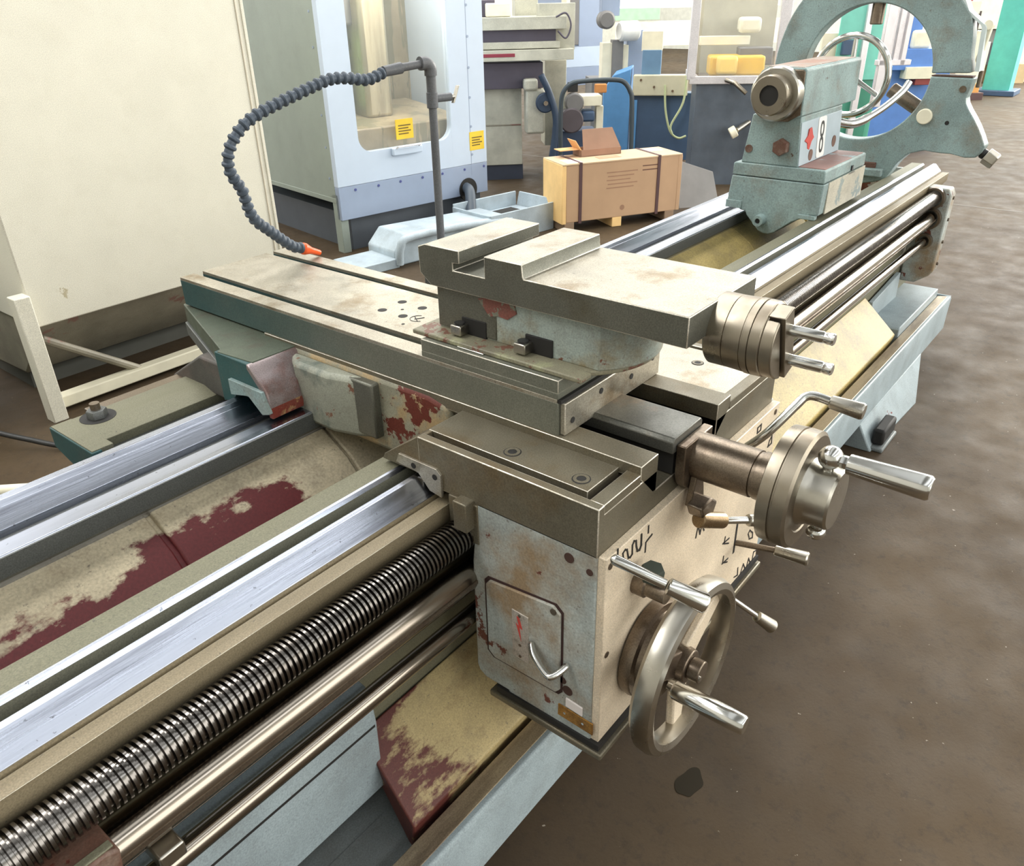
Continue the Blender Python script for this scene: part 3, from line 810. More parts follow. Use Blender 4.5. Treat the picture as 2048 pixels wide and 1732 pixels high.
for y in (.405, .262):
    pk = B(.1725, .18, y - .052, y + .004, 1.031, 1.062).build('bolt_pocket', cp, DARK, .001)
    B(.150, .1745, y - .012, y + .012, 1.034, 1.052).build('clamp_nut', cp, SATIN, .002)
    MB().cyl((.162, y, 1.0515), (.162, y, 1.0555), .0095, n=18).build('stud_end', pk, BLACK)
MB().prism([(.1305, .325), (.1305, .385), (.15, .385), (.15, .325)], 'z', 1.0225, 1.0252).build('index_pad', cp, CHROME, .001)
COMP = [(-.036, 1.113), (-.036, 1.161), (.258, 1.161), (.260, 1.1645), (.262, 1.1845), (.341, 1.1845), (.341, 1.148), (.412, 1.148), (.412, 1.161), (.397, 1.162), (.397, 1.1845), (.476, 1.1845), (.4935, 1.178), (.492, 1.132), (.466, 1.112)]
MB().prism(COMP, 'x', .160, .388).build('tool_slide', cp, STEEL_SIDE, .0014, edge=EDGE)
for a, b_, z in ((-.034, .2575, 1.1612), (.2635, .3395, 1.1847), (.3985, .475, 1.1847)):
    B(.1615, .3865, a, b_, z - .0006, z).build('ground_top', cp, STEEL_TOP, 0)
xd, zd = .274, 1.110
MB().rev((xd, -.030, zd), (0, -1, 0), [(0, .053), (.003, .0555), (.030, .0555), (.0305, .0545), (.0315, .0555), (.058, .0565), (.0585, .0555), (.060, .0555), (.061, .0575), (.070, .0575), (.0705, .0555), (.072, .0555), (.0725, .0575), (.086, .057), (.088, .054), (.089, .03), (.089, .01)], 52).build('slide_dial', cp, DIALM, smooth=30)
mb = MB()
an = math.radians(18)
ca, sa = math.cos(an), math.sin(an)


def rot(px, pz):
    return (xd + px * ca - pz * sa, zd + px * sa + pz * ca)


R_ = .0545
seg1 = [rot(R_ * math.cos(t), R_ * math.sin(t)) for t in [math.radians(q) for q in range(38, 143, 8)]]
seg2 = [rot(R_ * math.cos(t), R_ * math.sin(t)) for t in [math.radians(q) for q in range(218, 323, 8)]]
kn = MB()
kn.prism(seg1, 'y', -.1195, -.117)
kn.prism([rot(-.016, .054), rot(-.016, -.054), rot(.016, -.054), rot(.016, .054)], 'y', -.142, -.117)
kn.build('crank_knob', cp, DIALM, .003)
hm = MB()
hm.prism([rot(.0555 * math.cos(math.radians(q)), .0555 * math.sin(math.radians(q))) for q in range(112, 249, 8)], 'y', -.137, -.117)
hm.build('knob_shoulder', cp, DIALM, .002)
for (x, z, y0) in ((*rot(.0, .024), -.140), (*rot(0, -.030), -.140)):
    MB().rev((x, y0, z), (0, -1, 0), [(0, .0085), (.050, .0085), (.051, .0078), (.0535, .0078), (.0545, .0085), (.064, .0088), (.066, .0074), (.0662, .001)], 20).build('crank_pin', cp, CHROME, smooth=35)

# ------------------------------------------------------------------ tailstock
ts = thing('tailstock', 'pale blue-green lathe tailstock with round steel spindle nose and number 8 plate', 'tailstock', (2.35, .62, .826))
TX = 2.12
MB().prism([(.443, .842), (.438, .952), (.786, .952), (.797, .852), (.797, .838), (.745, .838), (.742, .829), (.718, .826), (.712, .812)] + [(.66, .760), (.640, .752), (.618, .752), (.596, .760)] + [(.536, .808), (.505, .824), (.474, .826), (.474, .842)], 'x', TX, 2.57).build('lower_casting', ts, BLUE_T, .004)
MB().prism([(.440, .9545), (.441, .996), (.447, 1.0), (.780, 1.0), (.785, .995), (.786, .9545)], 'x', TX + .001, 2.567).build('upper_plate', ts, BLUE_T, .004)
MB().prism([(.546, 1.0), (.557, 1.17), (.735, 1.17), (.760, 1.0)], 'x', TX + .008, 2.55).build('pedestal', ts, BLUE_T, .004)
box = MB().prism([(.554, 1.172), (.557, 1.318), (.564, 1.326), (.700, 1.326), (.722, 1.310), (.742, 1.215), (.735, 1.19), (.70, 1.165), (.60, 1.155)], 'x', TX, 2.69).build('spindle_housing', ts, BLUE_T, .004)
B(TX + .01, 2.66, .572, .70, 1.3255, 1.328).build('rusty_top', box, paint('rust_stained_top', S(150, 132, 118), S(166, 168, 160), .6, 12, S(150, 110, 90), .5, 6, grime=.3), .001)
MB().prism([(.560, 1.176), (.562, 1.314), (.568, 1.320), (.700, 1.320), (.716, 1.306), (.735, 1.215), (.72, 1.18), (.66, 1.15), (.6, 1.152)], 'x', TX - .004, TX + .004).build('scraped_front', box, BROWNM, .002)
MB().ringrev((TX - .003, .645, 1.243), (-1, 0, 0), [(0, .05), (0, .089), (.036, .0885), (.042, .083), (.042, .05)], 56).build('nose_collar', ts, SATIN, smooth=30)
MB().ringrev((TX - .04, .645, 1.243), (-1, 0, 0), [(0, .03), (0, .066), (.048, .066), (.052, .062), (.052, .0335), (.0, .0335)], 48).build('quill', ts, DIALM, smooth=30)
MB().cyl((TX - .03, .645, 1.243), (TX - .086, .645, 1.243), .0335, n=36).build('quill_bore', ts, DARK)
hexhead(MB(), (TX + .01, .612, 1.066), (-1, 0, 0), .030, .028, .3).build('clamp_bolt', ts, RUSTY)
MB().cyl((TX + .01, .735, 1.05), (TX + .004, .735, 1.05), .014, n=18).build('plug', ts, RUSTY)
MB().ringrev((TX - .034, .652, .803), (1, 0, 0), [(0, .010), (0, .020), (.034, .022), (.034, .010)], 24).build('screw_boss', ts, BLUE_T)
MB().cyl((TX - .028, .652, .803), (TX, .652, .803), .0105, n=18).build('screw_hole', ts, DARK)
B(TX - .006, TX + .02, .452, .515, .826, .842).build('way_scraper', ts, BLUE_T, .002)
B(TX - .006, TX + .02, .735, .798, .834, .862).build('way_scraper', ts, BLUE_T, .002)
B(2.17, 2.57, .4365, .4425, .8405, .9515).build('side_cover', ts, paint('pale_worn_side', S(196, 190, 172), S(140, 150, 146), .6, 10, grime=.5, seed=3), .001)
B(2.40, 2.416, .4355, .4395, .958, .976).build('index_mark', ts, BLACK)
B(2.375, 2.44, .4358, .4395, .948, .951).build('index_mark', ts, BLACK)


def on_side(x, z):
    """point on the sloping pedestal flank"""
    return (x, .546 + .011 * (z - 1.0) / .17, z)


sd = MB()
p = []
for dy in (-.0025, .001):
    for x, z in ((TX + .012, 1.003), (2.545, 1.003), (2.545, 1.150), (TX + .012, 1.150)):
        q = on_side(x, z)
        p.append((q[0], q[1] + dy, q[2]))
sd.hexa(p).build('flank_plate', ts, plain('pale_blue_flank', S(166, 180, 188), .5), .001)


def flat8(x, z, wd, hh, mat, name, y0, y1, r=.01):
    pts = []
    for cx, cz, a in ((x + wd - r, z + hh - r, 0), (x - wd + r, z + hh - r, 90), (x - wd + r, z - hh + r, 180), (x + wd - r, z - hh + r, 270)):
        for k in range(5):
            t = math.radians(a + k * 22.5)
            pts.append((cx + r * math.cos(t), cz + r * math.sin(t)))
    mb = MB()
    n = len(pts)
    f = lambda q, dy: (q[0], on_side(*q)[1] + dy, q[1])
    mb.add([f(q, y0) for q in pts] + [f(q, y1) for q in pts], [tuple(range(n)), tuple(range(2 * n - 1, n - 1, -1))] + [(i, (i + 1) % n, n + (i + 1) % n, n + i) for i in range(n)])
    return mb.build(name, ts, mat)


npl = flat8(2.335, 1.079, .040, .071, WHITEP, 'number_plate', -.005, -.002, .012)
for zz in (1.107, 1.052):
    mb = MB()
    ring_o = [(2.335 + .020 * math.cos(t) * (abs(math.cos(t)) ** -.3 if abs(math.cos(t)) > .05 else 1), zz + .0285 * math.sin(t)) for t in [2 * PI * i / 28 for i in range(28)]]
    ring_i = [(2.335 + .0105 * math.cos(t), zz + .018 * math.sin(t)) for t in [2 * PI * i / 28 for i in range(28)]]
    vs = [(q[0], on_side(*q)[1] - .0056, q[1]) for q in ring_o + ring_i] + [(q[0], on_side(*q)[1] - .004, q[1]) for q in ring_o + ring_i]
    fs = []
    for i in range(28):
        j = (i + 1) % 28
        fs += [(i, j, 28 + j, 28 + i), (56 + i, 84 + i, 84 + j, 56 + j), (i, 56 + i, 56 + j, j), (28 + i, 28 + j, 84 + j, 84 + i)]
    mb.add(vs, fs).build('numeral_loop', npl, BLACK)
q = on_side(2.205, 1.085)
mb = MB()
dm = [(2.168, 1.085), (2.195, 1.100), (2.200, 1.122), (2.222, 1.126), (2.240, 1.100), (2.256, 1.088), (2.236, 1.076), (2.222, 1.048), (2.202, 1.055), (2.196, 1.074)]
mb.prism(dm, 'y', .546, .5505)
mb.build('red_pointer', ts, REDP, .001)
for x, z, r in ((2.24, 1.028, .020), (2.48, 1.045, .021)):
    q = on_side(x, z)
    MB().cyl((x, q[1] - .004, z), (x, q[1] + .004, z), r, n=24).build('screw_plug', ts, plain('brown_plug_%d' % int(x * 100), S(112, 84, 72), .7))
B(2.14, 2.55, .449, .545, .9995, 1.0025).build('rusty_ledge', ts, paint('rusty_ledge_paint', S(150, 112, 104), S(146, 164, 168), .55, 6, grime=.3, stretch=(1, .3, 1)), .001)
# tailstock handwheel and clamp lever behind the housing
th = MB().torus((2.86, .645, 1.243), (1, 0, 0), .150, .0135, 56, 12).build('tail_handwheel', ts, CHROME, smooth=60)
MB().cyl((2.69, .645, 1.243), (2.88, .645, 1.243), .034, .028, 24).build('wheel_hub', th, DIALM)
for an in (90, 210, 330):
    c = V((2.86, .645, 1.243))
    d = V((0, math.cos(math.radians(an)), math.sin(math.radians(an))))
    MB().cyl(c + d * .02, c + d * .145, .011, .009, 12).build('spoke', th, CHROME)
MB().tube(smoothpts([(2.60, .60, 1.10), (2.64, .53, 1.09), (2.72, .47, 1.13), (2.80, .42, 1.19), (2.84, .405, 1.23)], 6), [.017] * 10 + [.0135] * 15, 14).build('clamp_lever', ts, CHROME, smooth=60)

# ------------------------------------------------------------------ steady rest
sr = thing('steady_rest', 'large open ring steady rest in chipped blue-green paint at the far end of the bed', 'steady rest', (3.05, .60, .825))
cy, cz, RI = .640, 1.240, .265
XA, XB = 3.03, 3.11


def ringseg(a0, a1, outer, n=18):
    """flat casting between the bore and an outer outline given as radius per angle"""
    mb = MB()
    vs, fs = [], []
    for i in range(n + 1):
        t = math.radians(a0 + (a1 - a0) * i / n)
        # outer radius by linear interpolation
        aa = a0 + (a1 - a0) * i / n
        for k in range(len(outer) - 1):
            if outer[k][0] <= aa <= outer[k + 1][0] + 1e-6:
                u = (aa - outer[k][0]) / (outer[k + 1][0] - outer[k][0])
                ro = outer[k][1] * (1 - u) + outer[k + 1][1] * u
        for x in (XA, XB):
            vs.append((x, cy + RI * math.cos(t), cz + RI * math.sin(t)))
            vs.append((x, cy + ro * math.cos(t), cz + ro * math.sin(t)))
    for i in range(n):
        a, b_ = i * 4, i * 4 + 4
        fs += [(a, a + 1, b_ + 1, b_), (a + 2, b_ + 2, b_ + 3, a + 3), (a, b_, b_ + 2, a + 2), (a + 1, a + 3, b_ + 3, b_ + 1)]
    fs += [(0, 2, 3, 1), (n * 4, n * 4 + 1, n * 4 + 3, n * 4 + 2)]
    return mb.add(vs, fs)


# upper half (angle measured from +y, i.e. 180 is the operator's side)
ringseg(2, 178, [(2, .40), (20, .405), (40, .42), (62, .43), (80, .41), (100, .41), (130, .415), (150, .425), (168, .40), (178, .41)], 44).build('upper_ring', sr, BLUE_T, .005, smooth=25)
lowout = [(180, .425), (192, .42), (196, .455), (203, .545), (206, .585), (209, .59), (212, .582), (216, .50), (224, .415), (232, .39), (240, .405), (249, .455), (290, .455), (306, .41), (320, .39), (340, .395), (358, .40)]
ringseg(180.6, 357.5, lowout, 70).build('lower_ring', sr, BLUE_T, .005, smooth=25)
B(XA - .03, XB + .03, .486, .78, .8275, .862).build('foot', sr, BLUE_T, .006)
B(3.02, 3.12, .52, .60, .86, .885).build('clamp_pad', sr, RUSTY, .004)
B(XA + .012, XB - .012, .222, .375, 1.2375, 1.2425).build('split_line', sr, RUSTY)
# bright machined rim faces along the operator side
rim = MB()
pts_ = [(.330, 1.53), (.300, 1.475), (.232, 1.425), (.226, 1.415), (.215, 1.26)]
for i in range(len(pts_) - 1):
    (a, z0), (b_, z1) = pts_[i], pts_[i + 1]
    rim.hexa([(XA + .004, a - .012, z0), (XB, a - .012, z0), (XB, a + .004, z0), (XA + .004, a + .004, z0), (XA + .004, b_ - .012, z1), (XB, b_ - .012, z1), (XB, b_ + .004, z1), (XA + .004, b_ + .004, z1)])
rim.build('rim_edge', sr, plain('pale_worn_rim', S(196, 208, 208), .45))
MB().cyl((XA + .02, .212, 1.425), (XB - .01, .212, 1.425), .017, n=20).build('hinge_pin', sr, CREAMB)
MB().prism([(.215, 1.425), (.198, 1.42), (.212, 1.30), (.222, 1.28), (.232, 1.30)], 'x', XA + .03, XB - .02).build('clamp_latch', sr, CREAMB, .004)
MB().cyl((3.07, .20, 1.262), (3.07, .20, 1.20), .009, n=14).build('swing_bolt', sr, BROWNM)
MB().cyl((XA - .012, .365, 1.085), (XA + .02, .365, 1.085), .0305, n=32, ch=.003).build('clamp_knob', sr, CREAMB)
MB().cyl((XA - .003, .245, 1.195), (XA + .01, .245, 1.195), .013, n=20).build('clamp_screw', sr, BROWNM)
MB().cyl((XA - .001, .275, 1.065), (XA + .01, .275, 1.065), .0085, n=16).build('oil_hole', sr, DARK)


def jaw(a, r0, r1, rr, name, mat):
    t = math.radians(a)
    d = V((0, math.cos(t), math.sin(t)))
    c = V((3.07, cy, cz))
    return MB().cyl(c + d * r0, c + d * r1, rr, n=24, ch=.004).build(name, sr, mat)


jaw(90, .185, .34, .026, 'jaw', BROWNM)
jaw(209, .125, .30, .030, 'jaw', BROWNM)
jaw(331, .20, .30, .028, 'jaw', BROWNM)
j = jaw(209, .585, .606, .02, 'jaw_screw', BLACK)
t = math.radians(209)
d = V((0, math.cos(t), math.sin(t)))
c = V((3.07, cy, cz))
hexhead(MB(), c + d * .606, d, .033, .048, .5).build('square_head', j, SATIN, .002)
j2 = jaw(90, .40, .46, .018, 'jaw_screw', CHROME)

# ------------------------------------------------------------------ coolant pipe with segmented hose
pp = thing('coolant_pipe', 'upright grey coolant pipe with elbow, tap and looping segmented hose ending in an orange nozzle', 'coolant pipe', (.745, 1.0, .915))
B(.70, .79, .955, 1.03, .80, .93).build('base_bracket', pp, FLANK, .004)
PX, PY = .745, 1.0
MB().cyl((PX, PY, .92), (PX, PY, 1.345), .0105, n=18).build('stand_pipe', pp, PIPEM)
MB().cyl((PX, PY, 1.315), (PX, PY, 1.352), .0145, n=18, ch=.001).build('tee_fitting', pp, PIPEM)
MB().cyl((PX, PY, 1.352), (PX, PY, 1.395), .0125, n=18).build('riser', pp, PIPEM)
MB().tube(smoothpts([(PX, PY, 1.39), (PX - .001, PY, 1.408), (PX - .012, PY + .003, 1.418), (PX - .03, PY + .006, 1.419)], 5), .016, 14).build('elbow', pp, PIPEM, smooth=60)
MB().cyl((PX - .02, PY + .004, 1.4185), (PX - .115, PY + .02, 1.411), .0095, n=16).build('arm_pipe', pp, PIPEM)
MB().cyl((PX - .085, PY + .016, 1.413), (PX - .135, PY + .024, 1.408), .0135, .012, 16).build('hose_adapter', pp, PIPEM)
tp_ = MB().cyl((PX, PY, 1.337), (PX + .055, PY - .012, 1.337), .010, n=16).build('tap_body', pp, PIPEM)
MB().cyl((PX + .045, PY - .01, 1.337), (PX + .065, PY - .014, 1.337), .006, n=12).build('tap_stem', tp_, SATIN)
MB().hexa([(PX + .058, PY - .018, 1.322), (PX + .064, PY - .018, 1.322), (PX + .064, PY - .010, 1.322), (PX + .058, PY - .010, 1.322), (PX + .078, PY - .018, 1.362), (PX + .085, PY - .018, 1.362), (PX + .085, PY - .010, 1.362), (PX + .078, PY - .010, 1.362)]).build('tap_handle', tp_, SATIN, .001)
hose = [(.615, 1.0235, 1.408), (.557, 1.024, 1.394), (.51, 1.03, 1.401), (.457, 1.037, 1.403), (.389, 1.043, 1.386), (.322, 1.05, 1.367), (.258, 1.056, 1.346), (.221, 1.062, 1.324), (.196, 1.069, 1.294), (.186, 1.075, 1.265), (.193, 1.082, 1.232), (.217, 1.088, 1.195), (.226, 1.094, 1.16), (.244, 1.101, 1.122), (.283, 1.107, 1.088), (.318, 1.114, 1.058), (.355, 1.12, 1.03), (.383, 1.125, 1.022)]
hp = smoothpts(hose, 12)
cum = [0]
for i in range(1, len(hp)):
    cum.append(cum[-1] + (hp[i] - hp[i - 1]).length)
SEGL = .0185
seg_src = None
s = 0.0
while s + SEGL < cum[-1]:
    def at_s(q):
        for i in range(1, len(cum)):
            if cum[i] >= q:
                u = (q - cum[i - 1]) / (cum[i] - cum[i - 1])
                return hp[i - 1].lerp(hp[i], u)
        return hp[-1]
    p0, p1 = at_s(s), at_s(s + SEGL)
    if seg_src is None:
        seg_src = MB().rev((0, 0, 0), (0, 0, 1), [(-.002, .0085), (.002, .0095), (.007, .0098), (.010, .0135), (.0145, .0138), (.017, .0115), (.019, .0088)], 14).build('hose_segment', pp, HOSE, smooth=40)
        so = seg_src
    else:
        so = seg_src.copy()
        COL.objects.link(so)
        so.parent = pp
    M = (p1 - p0).to_track_quat('Z', 'X').to_matrix().to_4x4()
    M.translation = p0 - pp.location
    if so is seg_src:
        off = V((0, 0, 0)) - pp.location
        for vtx in so.data.vertices:
            vtx.co = vtx.co - off
    so.matrix_basis = M
    s += SEGL
MB().rev((.378, 1.124, 1.022), (.252, .02, -.115), [(0, .011), (.004, .0145), (.010, .0145), (.030, .0085), (.060, .0068), (.0605, .004)], 22).build('nozzle', pp, ORANGE, smooth=40)

# ------------------------------------------------------------------ taper attachment bracket behind the bed
tb = thing('taper_bracket', 'teal edged bracket with dull slide bar and clamp nut behind the bed', 'bracket', (-.1, 1.1, .70))
B(-.288, -.245, .974, 1.148, .79, .802).build('bracket_plate', tb, WAY_DULL, .001)
MB().prism([(.970, .80), (1.150, .80), (1.150, .755), (1.10, .74), (1.04, .725), (.970, .745)], 'x', -.291, -.27).build('bracket_web', tb, TEAL, .002)
MB().prism([(1.030, .765), (1.030, .787), (1.072, .800), (1.150, .800), (1.150, .765)], 'x', -.255, .35).build('slide_bar', tb, WAY_DULL, .0012)
MB().prism([(.962, .744), (.962, .766), (1.032, .768), (1.032, .744)], 'x', -.275, .35).build('guide_bar', tb, FLANK, .0012)
MB().prism([(1.150, .75), (1.150, .795), (1.19, .795), (1.19, .75)], 'x', -.20, .35).build('back_bar', tb, BROWNM, .002)
MB().cyl((-.205, 1.115, .799), (-.205, 1.115, .8008), .036, n=32).build('nut_recess', tb, DARK)
nb = hexhead(MB(), (-.205, 1.115, .80), (0, 0, 1), .021, .018).build('clamp_nut', tb, FLANK, .001)
MB().cyl((-.205, 1.115, .818), (-.205, 1.115, .832), .010, n=16).build('stud', nb, BROWNM)
B(-.20, .30, 1.0, 1.06, .70, .745).build('mount_arm', tb, FLANK)


# ------------------------------------------------------------------ shop background
def sight(u, v):
    """direction seen at a photograph pixel"""
    return rx * ((u - 1024) / F_PX) + dx * ((v - 866) / F_PX) + fwd


def lp(th, u, v, yy=0.0):
    """where a sight line meets the plane local y = yy of a background thing: (local x, local z)"""
    a = th.rotation_euler[2]
    t = V((math.cos(a), math.sin(a), 0))
    n = V((-math.sin(a), math.cos(a), 0))
    d = sight(u, v)
    s = ((th.location + n * yy - CAM).dot(n)) / d.dot(n)
    q = CAM + d * s - th.location
    return q.dot(t), q.z


def slab(th, u0, v0, u1, v1, dep, name, mat, yy=0.0, par=None, bev=.004):
    """a block of real depth whose front spans the sighted corners (top-left, bottom-right)"""
    vm_, um_ = (max(v0, 0) + v1) / 2, (u0 + u1) / 2
    a0, a1 = lp(th, u0, vm_, yy)[0], lp(th, u1, vm_, yy)[0]
    z1, z0 = lp(th, um_, v0, yy)[1], lp(th, um_, v1, yy)[1]
    return B(min(a0, a1), max(a0, a1), yy, yy + dep, min(z0, z1), max(z0, z1)).build(name, par or th, mat, bev)


# cream machine enclosure
cc = thing('machine_enclosure', 'big plain cream sheet metal machine enclosure on a braced frame', 'machine', (.35, 2.95, 0), local=True)
B(0, 1.232, 0, 1.2, .400, 2.6).build('enclosure_panel', cc, CREAMCAB, .006)
B(1.195, 1.199, -.004, .01, .42, 2.6).build('panel_seam', cc, plain('seam_tan', S(196, 186, 166), .6))
B(1.222, 1.238, -.006, .2, .40, 2.6).build('corner_strip', cc, CREAMCAB, .002)
MB().prism([(.03, .402), (.05, .37), (.34, .10), (1.2, .06), (1.2, .402)], 'x', .02, 1.22).build('hopper', cc, OLIVE, .01)
B(.05, 1.2, .40, 1.2, .0, .12).build('hopper_base', cc, plain('dim_grey_base', S(84, 84, 78), .7))
mb = MB()
mb.hexa([(-.062, -.05, 0), (.0, -.05, 0), (.0, .02, 0), (-.062, .02, 0), (-.062, -.05, .55), (.0, -.05, .55), (.0, .02, .55), (-.062, .02, .55)])
mb.build('frame_leg', cc, CREAMCAB, .004)
B(-.02, 1.25, .02, .08, .02, .075).build('floor_beam', cc, CREAMB, .006)
MB().tube([(.03, .06, .33), (.40, .06, .06)], .018, 10).build('brace', cc, OLIVE)
MB().tube([(.72, .06, .06), (1.2, .06, .33)], .018, 10).build('brace', cc, OLIVE)
MB().tube([(.80, .10, .06), (.95, .10, .22)], .014, 10).build('brace', cc, OLIVE)
gm = thing('green_pump_unit', 'green painted pump housing with a red cap beyond the cream frame leg', 'pump', (-.12, 3.15, 0), local=True)
B(-.5, .27, .0, .5, .02, .62).build('housing', gm, GREENP, .03)
MB().cyl((-.02, -.05, .38), (-.02, .02, .38), .09, n=24).build('red_cap', gm, plain('dull_red_cap', S(150, 56, 56), .5), .01)
B(-.5, .2, -.06, .0, .30, .33).build('rail', gm, OLIVE, .004)
MB().cyl((-.02, -.06, .26), (-.02, 0, .26), .05, n=20).build('blue_cap', gm, NAVY, .006)
cb = thing('power_cable', 'thin black cable sagging to the floor beside the cream frame leg', 'cable', (.0, 2.9, 0))
MB().tube(smoothpts([(-.14, 3.05, .26), (-.06, 2.98, .17), (.02, 2.90, .10), (.12, 2.76, .05), (.25, 2.60, .012), (.5, 2.5, .012)], 8), .011, 8).build('cable_run', cb, BLACK, smooth=60)
ft_ = thing('loose_tube', 'cream painted tube lying on the floor by the lathe', 'tube', (-.05, 2.4, 0))
MB().cyl((-.35, 2.75, .022), (.10, 2.28, .022), .022, n=14).build('tube_body', ft_, CREAMB)

# machining centre with a big window
vm = thing('machining_center', 'pale blue-white machining center with tall rounded door window and yellow stickers', 'machine', (2.72, 3.83, 0), math.radians(-9.3), local=True)
W_, ZB, ZT = 1.312, .23, 2.4
wx0, wx1, wz0, wr_ = .195, .985, .65, .10
out = [(0, .451), (W_, .451), (W_, ZT), (0, ZT)]
# front skin as four plates round the window opening plus rounded lower corners
B(0, wx0, 0, .05, .452, ZT).build('front_skin', vm, VMCW)
B(wx1, W_, 0, .05, .452, ZT).build('front_skin', vm, VMCW)
B(wx0, wx1, 0.0002, .05, .452, wz0).build('front_skin', vm, VMCW)
for sx_, cx in ((1, wx0), (-1, wx1)):
    P = [(cx, wz0)] + [(cx + sx_ * (wr_ - wr_ * math.cos(math.radians(q))), wz0 + wr_ - wr_ * math.sin(math.radians(q))) for q in range(0, 91, 10)]
    MB().prism(P, 'y', .0004, .05).build('window_corner', vm, VMCW)
B(0, W_, 0, .05, ZB, .4495).build('lower_band', vm, VMCB, .002)
B(1.158, 1.162, -.001, .01, .37, ZT).build('door_seam', vm, VMCB)
B(.10, W_ - .03, .06, 1.6, 0, .24).build('plinth', vm, plain('grey_plinth', S(84, 90, 98), .5))
B(.25, W_ - .03, .3, 1.6, .0, .36).build('dark_underframe', vm, plain('dim_underframe', S(60, 62, 62), .7))
B(0, .02, .05, 1.9, .368, ZT).build('side_panel', vm, VMCG, .002)
B(.0, .06, .02, .10, 0, .40).build('corner_post', vm, VMCG, .003)
B(-.002, .03, .05, 1.9, .34, .372).build('side_flange', vm, VMCG, .002)
B(.02, W_, 1.55, 1.9, 0.24, ZT).build('back_shell', vm, VMCG)
B(W_ - .02, W_, .05, 1.6, .24, ZT).build('side_panel', vm, VMCW)
# inside the window: stained chamber walls, column and sloping table
B(.02, W_ - .02, .9, .94, .45, ZT).build('chamber_back', vm, VMCI)
B(.52, .74, .35, .9, .8, ZT).build('chamber_column', vm, metal('stained_column', S(190, 178, 150), .35, .5, .15, S(140, 130, 110), .5, (1, 1, .1), 6), .03)
MB().prism([(.10, .60), (.10, .78), (.85, .86), (.85, .60)], 'x', .10, 1.2).build('chamber_table', vm, VMCI, .01)
B(.06, .5, .5, .9, .86, 1.38).build('chamber_block', vm, plain('pale_green_guard', S(150, 190, 130), .5), .02)
B(.06, .55, .45, .9, 1.40, ZT).build('chamber_head', vm, WARMG, .02)
B(wx0, wx1, .018, .024, wz0, ZT).build('window_pane', vm, GLASS)
ld = bpy.data.lights.new('chamber_fill_light', 'POINT')  # point light added to brighten the chamber, no fixture modelled
ld.energy, ld.shadow_soft_size, ld.color = 26, .06, (1, .95, .8)
lo = bpy.data.objects.new('chamber_fill_light', ld)
COL.objects.link(lo)
lo.location = (vm.location + V((.62, .12, 1.95)))
for a, z0, z1, b_ in ((.500, .700, .830, .645), (1.150, .548, .678, 1.288)):
    st = B(a, b_, -.003, .001, z0, z1).build('warning_sticker', vm, YEL)
    for k in range(4):
        B(a + .02, b_ - .02 - (k % 2) * .02, -.0036, -.0029, z1 - .045 - k * .018, z1 - .037 - k * .018).build('print_line', st, plain('dark_print_%d_%d' % (int(a * 100), k), S(110, 90, 30), .6))
B(.447, .697, -.03, .0, .600, .652).build('door_sill', vm, VMCW, .008)
MB().tube([(.475, -.01, .64), (.475, -.05, .66), (.665, -.05, .66), (.665, -.01, .64)], .007, 8).build('door_handle', vm, ALU)
for x, z in [(1.168, q) for q in (1.51, 1.315, 1.115, .916, .717, .519)] + [(q, .42) for q in (.13, .318, .504, .698, .88, 1.09, 1.28)]:
    MB().cyl((x, -.004, z), (x, .002, z), .009, n=10).build('screw', vm, VMCB if z > .45 else plain('blue_screw_%d' % int(x * 1000), S(74, 82, 140), .4))
for k, z in enumerate((1.5, 1.3, 1.1, .9, .7, .5)):
    MB().cyl((-.003, .10, z), (.003, .10, z), .008, n=10).build('screw', vm, VMCB)
MB().cyl((1.115, -.006, .27), (1.115, .01, .27), .085, n=32).build('hose_port', vm, DARK)
MB().tube(smoothpts([(1.10, .02, .29), (1.08, -.06, .27), (1.03, -.13, .19), (.98, -.19, .11)], 6), .04, 12).build('drain_hose', vm, plain('ribbed_dark_hose', S(70, 80, 92), .5), smooth=60)

# chip conveyor trough on the floor in front of it
cv = thing('chip_conveyor', 'low pale blue-grey chip conveyor with an open trough end', 'conveyor', (2.70, 3.30, 0), math.radians(-9.3), local=True)
MB().prism([(.0, .0), (.0, .10), (.10, .20), (1.0, .17), (1.05, .0)], 'y', .02, .34).build('conveyor_body', cv, CONV, .01)
MB().tube(smoothpts([(.02, .0, .02), (.03, -.01, .13), (.12, -.01, .185), (.6, -.01, .175), (1.0, -.01, .14)], 6), .028, 10).build('conveyor_rail', cv, CONV, smooth=60)
tr = MB()
for (xa, ya, xb, yb, za, zb) in ((.80, -.02, 1.42, -.02, .0, .20), (.80, .40, 1.42, .40, .0, .22)):
    tr.box(xa, xb, ya - .008, ya + .008, za, zb)
tr.box(.80, 1.42, -.02, .40, .10, .115)
tr.hexa([(1.40, -.02, .0), (1.416, -.02, .0), (1.416, .40, .0), (1.40, .40, .0), (1.46, -.02, .21), (1.476, -.02, .21), (1.476, .40, .21), (1.46, .40, .21)])
tr.box(.79, .806, -.02, .40, .0, .2)
tr.build('trough', cv, CONV, .003)
B(1.1, 1.3, .10, .32, .115, .13).build('dark_trough_slab', cv, DARK, .005)  # near-black slab on the bottom of the open trough
B(-.3, .02, .0, .3, .0, .06).build('base_plate', cv, CONV, .004)

